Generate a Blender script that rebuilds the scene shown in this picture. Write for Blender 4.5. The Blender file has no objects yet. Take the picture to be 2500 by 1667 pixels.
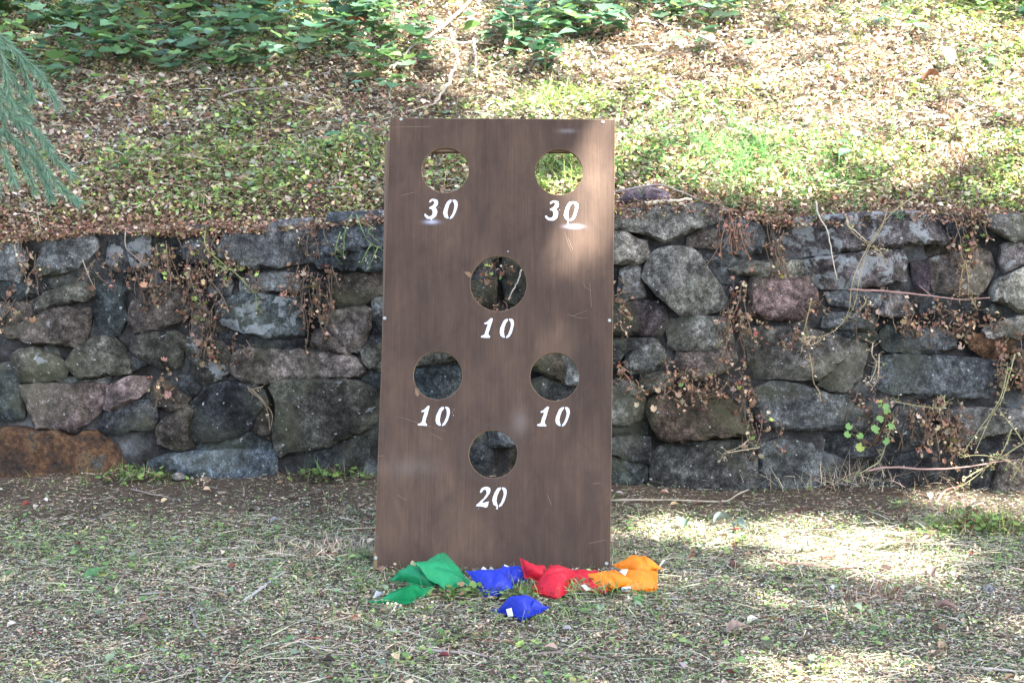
import bpy, bmesh, math, random
import numpy as np
from mathutils import Vector, Matrix, geometry
random.seed(7); np.random.seed(7)
RS = np.random.RandomState
C = bpy.context.scene.collection
scn = bpy.context.scene
R = math.radians

# ------------------------------------------------------------------ camera, sky, sun, exposure
FPX = 4300.0                       # focal length in photograph pixels (2500 wide)
CAM = Vector((0.0, -4.41, 1.25)); PITCH = R(8.4)
cd = bpy.data.cameras.new('camera'); cam = bpy.data.objects.new('camera', cd); C.objects.link(cam)
cam.location = CAM; cam.rotation_euler = (R(90) - PITCH, 0, 0)
cd.sensor_width = 22.3; cd.lens = 22.3 * FPX / 2500; cd.clip_end = 500; cd.clip_start = 0.05
cd.dof.use_dof = True; cd.dof.focus_distance = 4.6; cd.dof.aperture_fstop = 6.3
scn.camera = cam
SUN_EL, SUN_AZ = R(54), R(38)      # azimuth: from behind the camera towards its right hand
SD = Vector((math.sin(SUN_AZ) * math.cos(SUN_EL), -math.cos(SUN_AZ) * math.cos(SUN_EL), math.sin(SUN_EL)))
w = bpy.data.worlds.new('World'); scn.world = w; w.use_nodes = True
nt = w.node_tree; bg = nt.nodes['Background']; sky = nt.nodes.new('ShaderNodeTexSky')
sky.sky_type = 'NISHITA'; sky.sun_disc = False; sky.sun_elevation = SUN_EL
sky.sun_rotation = math.atan2(SD.x, SD.y)
sky.air_density = 1.0; sky.dust_density = 3.2; sky.ozone_density = 0.8
nt.links.new(sky.outputs[0], bg.inputs[0]); bg.inputs[1].default_value = 0.098
sl = bpy.data.lights.new('sun', 'SUN'); sun = bpy.data.objects.new('sun', sl); C.objects.link(sun)
sun.rotation_euler = SD.to_track_quat('Z', 'Y').to_euler(); sl.energy = 5.0; sl.angle = R(0.53); sl.color = (1, .95, .87)
scn.view_settings.view_transform = 'Standard'; scn.view_settings.look = 'None'
scn.view_settings.exposure = 3.05; scn.view_settings.gamma = 1; scn.view_settings.use_curve_mapping = False
scn.cycles.use_denoising = True
try: scn.cycles.denoiser = 'OPENIMAGEDENOISE'
except Exception: pass
scn.cycles.max_bounces = 6; scn.cycles.sample_clamp_indirect = 4

# ------------------------------------------------------------------ geometry of the place
LEAN = R(19.5)                      # how far the game board leans back
def ray(px, py):
    d = Vector(((px - 1250) / FPX, 0, 0)) + (-(py - 833.5) / FPX) * Vector((0, math.sin(PITCH), math.cos(PITCH))) \
        + Vector((0, math.cos(PITCH), -math.sin(PITCH)))
    return d
def at_z(px, py, z=0.0):
    d = ray(px, py); return CAM + d * ((z - CAM.z) / d.z)
def at_plane(px, py, p0, n):
    d = ray(px, py); return CAM + d * ((p0 - CAM).dot(n) / d.dot(n))
BN = Vector((0, -math.cos(LEAN), math.sin(LEAN)))
def at_board(px, py): return at_plane(px, py, Vector((0, 0, 0)), BN)
WP = Vector((0, 0.985, 0)); WN = Vector((-0.045, -1, 0.03)).normalized()
def at_wall(px, py): return at_plane(px, py, WP, WN)
def wall_y(x, z): return WP.y - (WN.x * x + WN.z * z) / WN.y
tops = [(-900, 560), (0, 568), (120, 560), (250, 548), (430, 552), (600, 548), (760, 536), (860, 524), (1100, 520), (1300, 515), (1500, 510),
        (1600, 498), (1750, 499), (1900, 528), (2050, 526), (2250, 518), (2400, 522), (2500, 524), (3400, 520)]
tw = [at_wall(*t) for t in tops]
TX = np.array([t.x for t in tw]); TZ = np.array([t.z for t in tw])
def bumps(x, y, seed, scale=1.0, n=14):
    r = RS(seed); v = 0
    for i in range(n):
        f = scale * (0.6 + 0.55 * i); a = r.uniform(0, 6.283); p = r.uniform(0, 6.283)
        v = v + np.sin(f * (x * math.cos(a) + y * math.sin(a)) + p) / (1 + .45 * i)
    return v / 3.0
def hill_z(x, y):
    x = np.asarray(x, float); y = np.asarray(y, float)
    y0 = wall_y(x, .85) + 0.03; d = np.maximum(y - y0, 0)
    zt = np.interp(x, TX, TZ) * np.exp(-d * 1.2) + .875 * (1 - np.exp(-d * 1.2))
    return zt - .015 + .40 * d + .016 * d * np.minimum(d, 6) + bumps(x, y, 5, 3.0) * .055 * np.minimum(1, d * 3 + .1) + bumps(x, y, 6, 11.0) * .020 * np.minimum(1, d * 4 + .2)
def ground_z(x, y):
    x = np.asarray(x, float); y = np.asarray(y, float)
    k = np.clip((np.abs(y) - .02) * 2, 0, 1)
    return bumps(x, y, 9, 4.0) * .010 * k + .03 * np.clip((y - .72) / .3, 0, 1) ** 2
def at_hill(px, py):
    d = ray(px, py); d.normalize(); t = 4.5
    while t < 16:
        p = CAM + d * t
        if p.y > wall_y(p.x, .8) + .02 and p.z <= float(hill_z(p.x, p.y)): return p
        t += .01
    return CAM + d * 9
def on_ground(px, py, up=0):
    p = at_z(px, py); p.z = float(ground_z(p.x, p.y)) + up; return p
def on_hill(px, py, up=0):
    p = at_hill(px, py); p.z = float(hill_z(p.x, p.y)) + up; return p

# ------------------------------------------------------------------ materials
def mat(name, col=None, rough=.8, attr=None, spec=.3, trans=0, bump=None):
    m = bpy.data.materials.new(name); m.use_nodes = True
    n = m.node_tree.nodes; l = m.node_tree.links; b = n['Principled BSDF']
    b.inputs['Roughness'].default_value = rough; b.inputs['Specular IOR Level'].default_value = spec
    src = None
    if col: b.inputs['Base Color'].default_value = (*col, 1)
    if attr:
        a = n.new('ShaderNodeAttribute'); a.attribute_name = 'Col'; src = a.outputs['Color']; l.new(src, b.inputs['Base Color'])
    if trans:
        t = n.new('ShaderNodeBsdfTranslucent'); mx = n.new('ShaderNodeMixShader'); mx.inputs[0].default_value = trans
        if src: l.new(src, t.inputs[0])
        else: t.inputs[0].default_value = (*col, 1)
        l.new(b.outputs[0], mx.inputs[1]); l.new(t.outputs[0], mx.inputs[2]); l.new(mx.outputs[0], n['Material Output'].inputs[0])
    if bump:
        tx = n.new('ShaderNodeTexNoise'); tx.inputs['Scale'].default_value = bump[0]; tx.inputs['Detail'].default_value = 6
        bp = n.new('ShaderNodeBump'); bp.inputs['Strength'].default_value = bump[1]; bp.inputs['Distance'].default_value = bump[2]
        g = n.new('ShaderNodeNewGeometry'); l.new(g.outputs['Position'], tx.inputs['Vector'])
        l.new(tx.outputs[0], bp.inputs['Height']); l.new(bp.outputs[0], b.inputs['Normal'])
    return m
def nd(m, t, **k):
    n = m.node_tree.nodes.new(t)
    for a, v in k.items(): setattr(n, a, v)
    return n
def noise(m, vec, scale, detail=5, rough=.6, dist=0):
    t = nd(m, 'ShaderNodeTexNoise'); t.inputs['Scale'].default_value = scale; t.inputs['Detail'].default_value = detail
    t.inputs['Roughness'].default_value = rough; t.inputs['Distortion'].default_value = dist
    if vec is not None: m.node_tree.links.new(vec, t.inputs['Vector'])
    return t.outputs['Fac']
def ramp(m, fac, stops):
    r = nd(m, 'ShaderNodeValToRGB'); e = r.color_ramp.elements
    while len(e) < len(stops): e.new(.5)
    for i, (p, c) in enumerate(stops):
        e[i].position = p; e[i].color = (*c, 1) if len(c) == 3 else c
    m.node_tree.links.new(fac, r.inputs[0]); return r.outputs[0]
def mixc(m, fac, a, b, mode='MIX'):
    x = nd(m, 'ShaderNodeMix', data_type='RGBA', blend_type=mode)
    for s, v in ((x.inputs[0], fac), (x.inputs[6], a), (x.inputs[7], b)):
        if isinstance(v, (int, float)): s.default_value = v
        elif isinstance(v, tuple): s.default_value = (*v, 1)
        else: m.node_tree.links.new(v, s)
    return x.outputs[2]
def math_(m, op, a, b=0.0, c=None, clamp=False):
    x = nd(m, 'ShaderNodeMath', operation=op, use_clamp=clamp)
    for i, v in enumerate((a, b, c)):
        if v is None: continue
        if isinstance(v, (int, float)): x.inputs[i].default_value = v
        else: m.node_tree.links.new(v, x.inputs[i])
    return x.outputs[0]
W3 = lambda v: (v, v, v)

def stone_material():
    m = mat('field_stone', (.2, .2, .2), .85, spec=.15); l = m.node_tree.links; b = m.node_tree.nodes['Principled BSDF']
    pos = nd(m, 'ShaderNodeNewGeometry').outputs['Position']; oi = nd(m, 'ShaderNodeObjectInfo')
    n1 = noise(m, pos, 9, 6, .62, .3); n2 = noise(m, pos, 45, 6, .7); n3 = noise(m, pos, 190, 3, .7); n4 = noise(m, pos, 4.3, 4, .55, .6)
    c = mixc(m, 1.0, oi.outputs['Color'], ramp(m, n1, [(.33, W3(.38)), (.5, W3(.95)), (.66, W3(1.9))]), 'MULTIPLY')
    c = mixc(m, 1.0, c, ramp(m, n2, [(.36, W3(.40)), (.5, W3(.95)), (.64, W3(2.0))]), 'MULTIPLY')
    c = mixc(m, 1.0, c, ramp(m, n3, [(.36, W3(.55)), (.5, W3(1.0)), (.64, W3(1.6))]), 'MULTIPLY')
    # mossy olive film and pale crust lichen
    film = ramp(m, n4, [(.50, W3(0)), (.68, W3(.55))]); c = mixc(m, film, c, (.095, .10, .062))
    pn = noise(m, pos, 17, 5, .62, .4); thr = math_(m, 'SUBTRACT', .80, math_(m, 'MULTIPLY', oi.outputs['Alpha'], .33))
    pale = math_(m, 'MULTIPLY', math_(m, 'SUBTRACT', pn, thr), 30, clamp=True)
    pale = math_(m, 'MULTIPLY', pale, ramp(m, n2, [(.32, W3(.25)), (.5, W3(.9))]))
    c = mixc(m, math_(m, 'MULTIPLY', pale, .8), c, (.27, .30, .31))
    sp = noise(m, pos, 75, 1, .4); spk = math_(m, 'MULTIPLY', math_(m, 'SUBTRACT', sp, .745), 40, clamp=True); c = mixc(m, spk, c, (.32, .34, .35))
    l.new(c, b.inputs['Base Color'])
    h = math_(m, 'ADD', math_(m, 'MULTIPLY', n2, .7), math_(m, 'MULTIPLY', n3, .3))
    bp = nd(m, 'ShaderNodeBump'); bp.inputs['Strength'].default_value = 1; bp.inputs['Distance'].default_value = .012
    l.new(h, bp.inputs['Height']); l.new(bp.outputs[0], b.inputs['Normal']); return m
def rust_material():
    m = mat('iron_stained_stone', (.2, .1, .05), .85, spec=.25); l = m.node_tree.links; b = m.node_tree.nodes['Principled BSDF']
    pos = nd(m, 'ShaderNodeNewGeometry').outputs['Position']
    n1 = noise(m, pos, 9, 10, .78, .35); n2 = noise(m, pos, 70, 6, .75)
    c = ramp(m, n1, [(.34, (.016, .015, .015)), (.44, (.05, .034, .024)), (.5, (.085, .042, .022)), (.54, (.12, .078, .04)), (.59, (.04, .037, .034)), (.68, (.11, .11, .11))])
    c = mixc(m, 1.0, c, ramp(m, n2, [(.34, W3(.4)), (.66, W3(1.7))]), 'MULTIPLY'); l.new(c, b.inputs['Base Color'])
    bp = nd(m, 'ShaderNodeBump'); bp.inputs['Strength'].default_value = 1; bp.inputs['Distance'].default_value = .015
    l.new(n1, bp.inputs['Height']); l.new(bp.outputs[0], b.inputs['Normal']); return m
def mortar_material():
    m = mat('old_mortar', (.2, .2, .2), .95, spec=.1); l = m.node_tree.links; b = m.node_tree.nodes['Principled BSDF']
    pos = nd(m, 'ShaderNodeNewGeometry').outputs['Position']
    n1 = noise(m, pos, 7, 6, .6); n2 = noise(m, pos, 120, 4, .7)
    c = ramp(m, n1, [(.38, (.020, .019, .018)), (.52, (.048, .048, .049)), (.66, (.14, .15, .155))])
    c = mixc(m, 1.0, c, ramp(m, n2, [(.3, W3(.6)), (.7, W3(1.35))]), 'MULTIPLY'); l.new(c, b.inputs['Base Color'])
    bp = nd(m, 'ShaderNodeBump'); bp.inputs['Strength'].default_value = .9; bp.inputs['Distance'].default_value = .006
    l.new(n2, bp.inputs['Height']); l.new(bp.outputs[0], b.inputs['Normal']); return m
def soil_material(name, stops):
    m = mat(name, (.1, .08, .06), .95, spec=.1); l = m.node_tree.links; b = m.node_tree.nodes['Principled BSDF']
    pos = nd(m, 'ShaderNodeNewGeometry').outputs['Position']
    n1 = noise(m, pos, 3, 8, .65); n2 = noise(m, pos, 60, 6, .75)
    c = ramp(m, n1, stops); c = mixc(m, 1.0, c, ramp(m, n2, [(.3, W3(.45)), (.7, W3(1.5))]), 'MULTIPLY'); l.new(c, b.inputs['Base Color'])
    bp = nd(m, 'ShaderNodeBump'); bp.inputs['Strength'].default_value = 1; bp.inputs['Distance'].default_value = .012
    l.new(n2, bp.inputs['Height']); l.new(bp.outputs[0], b.inputs['Normal']); return m
M = dict(stone=stone_material(), rust=rust_material(), mortar=mortar_material(),
         soil=soil_material('lawn_soil', [(.3, (.06, .047, .037)), (.6, (.115, .09, .068)), (.8, (.19, .155, .11))]),
         hsoil=soil_material('bank_soil', [(.3, (.05, .036, .028)), (.6, (.11, .08, .055)), (.8, (.19, .14, .09))]),
         litter=mat('litter', rough=.75, attr=1, trans=.18), leaf=mat('leaf', rough=.42, attr=1, trans=.36, spec=.5),
         bark=mat('bark', (.11, .085, .065), .9, bump=(60, .8, .01)), twig=mat('twig_bark', rough=.85, attr=1, bump=(300, .7, .002)),
         metal=mat('zinc_screw', (.34, .38, .35), .4), tag=mat('white_tag', (.62, .63, .66), .7, bump=(300, .3, .0008)))
M['metal'].node_tree.nodes['Principled BSDF'].inputs['Metallic'].default_value = .6

# ------------------------------------------------------------------ object helpers
def tag(o, label=None, cat=None, group=None, kind=None):
    if label: o['label'] = label
    if cat: o['category'] = cat
    if group: o['group'] = group
    if kind: o['kind'] = kind
    return o
def empty(name, loc):
    o = bpy.data.objects.new(name, None); o.empty_display_size = .05; C.objects.link(o); o.location = loc; return o
def link(name, me, m=None, parent=None, smooth=True):
    o = bpy.data.objects.new(name, me); C.objects.link(o)
    if m is not None: me.materials.append(m)
    if smooth: me.polygons.foreach_set('use_smooth', np.ones(len(me.polygons), bool))
    if parent is not None:
        o.parent = parent; o.matrix_parent_inverse = Matrix.Translation(-Vector(parent.location))
    return o
def mesh(name, vs, fs):
    me = bpy.data.meshes.new(name); me.from_pydata([tuple(v) for v in vs], [], fs); me.update(); return me
def fast_mesh(name, V, F, cols=None):
    """V (n,3), F (m,k) all the same k, cols (n,3) per vertex."""
    me = bpy.data.meshes.new(name); k = F.shape[1]
    me.vertices.add(len(V)); me.vertices.foreach_set('co', np.ascontiguousarray(V, dtype=np.float32).ravel())
    me.loops.add(F.size); me.loops.foreach_set('vertex_index', np.ascontiguousarray(F, dtype=np.int32).ravel())
    me.polygons.add(len(F)); me.polygons.foreach_set('loop_start', np.arange(0, F.size, k, dtype=np.int32))
    me.update(calc_edges=True)
    if cols is not None:
        a = me.color_attributes.new('Col', 'FLOAT_COLOR', 'POINT')
        a.data.foreach_set('color', np.c_[cols, np.ones(len(cols))].astype(np.float32).ravel())
    return me
def scatter(tv, tf, pos, scale, yaw, pitch, roll, col):
    """many copies of a small template in one pair of arrays (template lies in XY, +X along its length)"""
    n = len(pos); cy, sy, cp, sp, cr, sr = np.cos(yaw), np.sin(yaw), np.cos(pitch), np.sin(pitch), np.cos(roll), np.sin(roll)
    P = tv[None] * scale[:, None, :]
    x, y, z = P[..., 0], P[..., 1], P[..., 2]
    y, z = y * cr[:, None] - z * sr[:, None], y * sr[:, None] + z * cr[:, None]
    x, z = x * cp[:, None] - z * sp[:, None], x * sp[:, None] + z * cp[:, None]
    x, y = x * cy[:, None] - y * sy[:, None], x * sy[:, None] + y * cy[:, None]
    V = np.stack([x, y, z], -1) + pos[:, None, :]
    F = tf[None] + (np.arange(n) * len(tv))[:, None, None]
    cols = np.repeat(col, len(tv), 0)
    return V.reshape(-1, 3), F.reshape(-1, tf.shape[1]), cols
def join(parts):
    V, F, K, o = [], [], [], 0
    for v, f, c in parts:
        V.append(v); F.append(f + o); K.append(c); o += len(v)
    return np.concatenate(V), np.concatenate(F), np.concatenate(K)
A_ = np.array
T_BLADE = (A_([(0, -.5, 0), (0, .5, 0), (.5, -.42, .10), (.5, .42, .10), (1, 0, 0.0)], float), A_([(0, 2, 1), (1, 2, 3), (2, 4, 3)]))
T_BENT = (A_([(0, -.5, 0), (0, .5, 0), (.35, -.5, .16), (.35, .5, .16), (.7, -.3, .14), (.7, .3, .14), (1, 0, .0)], float),
          A_([(0, 2, 1), (1, 2, 3), (2, 4, 3), (3, 4, 5), (4, 6, 5)]))
T_FLAKE = (A_([(0, 0, 0), (.45, -.45, .10), (.5, .5, .14), (1, .05, .02)], float), A_([(0, 1, 2), (1, 3, 2)]))
T_OVATE = (A_([(0, 0, 0), (.3, -.42, .10), (.68, -.36, .08), (1, 0, -.10), (.68, .36, .08), (.3, .42, .10), (.5, 0, -.01)], float),
           A_([(0, 1, 6), (1, 2, 6), (2, 3, 6), (3, 4, 6), (4, 5, 6), (5, 0, 6)]))
_lob = []
for i in range(14):
    a = -2.6 + 5.2 * i / 13; r = .52 if i % 2 else .40
    _lob.append((.5 + r * math.cos(a), r * 1.02 * math.sin(a), .06 * (i % 2)))
T_LOBE = (A_([(.32, 0, -.03)] + _lob, float), A_([(0, i, i + 1) for i in range(1, 14)]))
T_TRI = (A_([(0, 0, 0), (.55, -.42, .05), (.6, .42, .05), (1.0, 0, 0), (.1, .45, .05), (.1, -.45, .05)], float), A_([(0, 1, 3), (0, 3, 2), (0, 2, 4), (0, 5, 1)]))
def pick(cols, wts, n, r, jit=.25):
    cols = np.array(cols); wts = np.array(wts, float); i = r.choice(len(cols), n, p=wts / wts.sum())
    return np.clip(cols[i] * (1 + jit * r.randn(n, 1)).clip(.35, 1.9) * (1 + .06 * r.randn(n, 3)), .005, .9)
def tube(pts, rad, seg=6, jitter=0, cap=True):
    pts = [Vector(p) for p in pts]; V, F = [], []; n = len(pts)
    up = Vector((.13, .21, .97))
    for i, p in enumerate(pts):
        t = (pts[min(i + 1, n - 1)] - pts[max(i - 1, 0)]).normalized(); a = t.cross(up)
        if a.length < .05: a = t.cross(Vector((1, 0, 0)))
        a.normalize(); b = t.cross(a); r = rad[i] if hasattr(rad, '__len__') else rad
        for k in range(seg):
            th = 6.28318 * k / seg; rr = r * (1 + jitter * random.uniform(-1, 1)); V.append(p + a * (rr * math.cos(th)) + b * (rr * math.sin(th)))
        if i:
            for k in range(seg):
                k2 = (k + 1) % seg; F.append(((i - 1) * seg + k, (i - 1) * seg + k2, i * seg + k2, i * seg + k))
    if cap: F.append(tuple(range(seg))[::-1]); F.append(tuple((n - 1) * seg + k for k in range(seg)))
    return V, F
class MB:
    def __init__(s): s.v = []; s.f = []; s.c = []
    def add(s, V, F, col=(.3, .3, .3)):
        o = len(s.v); s.v += [tuple(v) for v in V]; s.f += [tuple(i + o for i in f) for f in F]; s.c += [col] * len(V)
    def tube(s, pts, rad, col=(.3, .3, .3), seg=6, jitter=0): s.add(*tube(pts, rad, seg, jitter), col=col)
    def build(s, name, m, parent=None, smooth=True):
        me = mesh(name, s.v, s.f); a = me.color_attributes.new('Col', 'FLOAT_COLOR', 'POINT')
        a.data.foreach_set('color', np.c_[np.array(s.c), np.ones(len(s.c))].astype(np.float32).ravel())
        return link(name, me, m, parent, smooth)
def smooth_path(pts, n):
    pts = [Vector(p) for p in pts]; out = []; m = len(pts) - 1
    for k in range(n + 1):
        t = k / n * m; i = min(int(t), m - 1); u = t - i
        p0, p1, p2, p3 = pts[max(i - 1, 0)], pts[i], pts[i + 1], pts[min(i + 2, m)]
        out.append(.5 * ((2 * p1) + (p2 - p0) * u + (2 * p0 - 5 * p1 + 4 * p2 - p3) * u * u + (3 * p1 - p0 - 3 * p2 + p3) * u ** 3))
    return out

# ------------------------------------------------------------------ ground and bank
def axis(fine0, fine1, step, far0, far1):
    a = list(np.arange(fine0, fine1 + 1e-6, step)); lo = []; hi = []; s = step; x = fine0
    while x > far0: s *= 1.35; x -= s; lo.append(x)
    s = step; x = fine1
    while x < far1: s *= 1.35; x += s; hi.append(x)
    return np.array(lo[::-1] + a + hi)
def sheet(name, xs, ys, zf, m):
    X, Y = np.meshgrid(xs, ys); Z = zf(X, Y); nx, ny = len(xs), len(ys)
    i = np.arange(nx * ny).reshape(ny, nx); F = np.stack([i[:-1, :-1], i[:-1, 1:], i[1:, 1:], i[1:, :-1]], -1).reshape(-1, 4)
    return tag(link(name, fast_mesh(name, np.c_[X.ravel(), Y.ravel(), Z.ravel()], F), m), kind='structure')
gx = axis(-3, 3, .05, -200, 200)
sheet('ground', gx, axis(-2.2, 1.15, .05, -200, 1.2), ground_z, M['soil'])
def bank_height(X, Y):                                     # the bank starts inside the wall's thickness
    return np.where(Y < wall_y(X, .85) + .03, np.interp(X, TX, TZ) - .02, hill_z(X, Y))
hx = axis(-4, 4, .05, -200, 200); hv = axis(0, 3.6, .05, 0, 45)
X, V_ = np.meshgrid(hx, hv); Y = V_ + np.where(np.abs(X) < 6, wall_y(X, .85) + .05, wall_y(np.sign(X) * 6, .85) + .05)
Z = hill_z(X, Y); i = np.arange(X.size).reshape(X.shape); F = np.stack([i[:-1, :-1], i[:-1, 1:], i[1:, 1:], i[1:, :-1]], -1).reshape(-1, 4)
tag(link('hillside', fast_mesh('hillside', np.c_[X.ravel(), Y.ravel(), Z.ravel() - .007], F), M['hsoil']), kind='structure')

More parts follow.
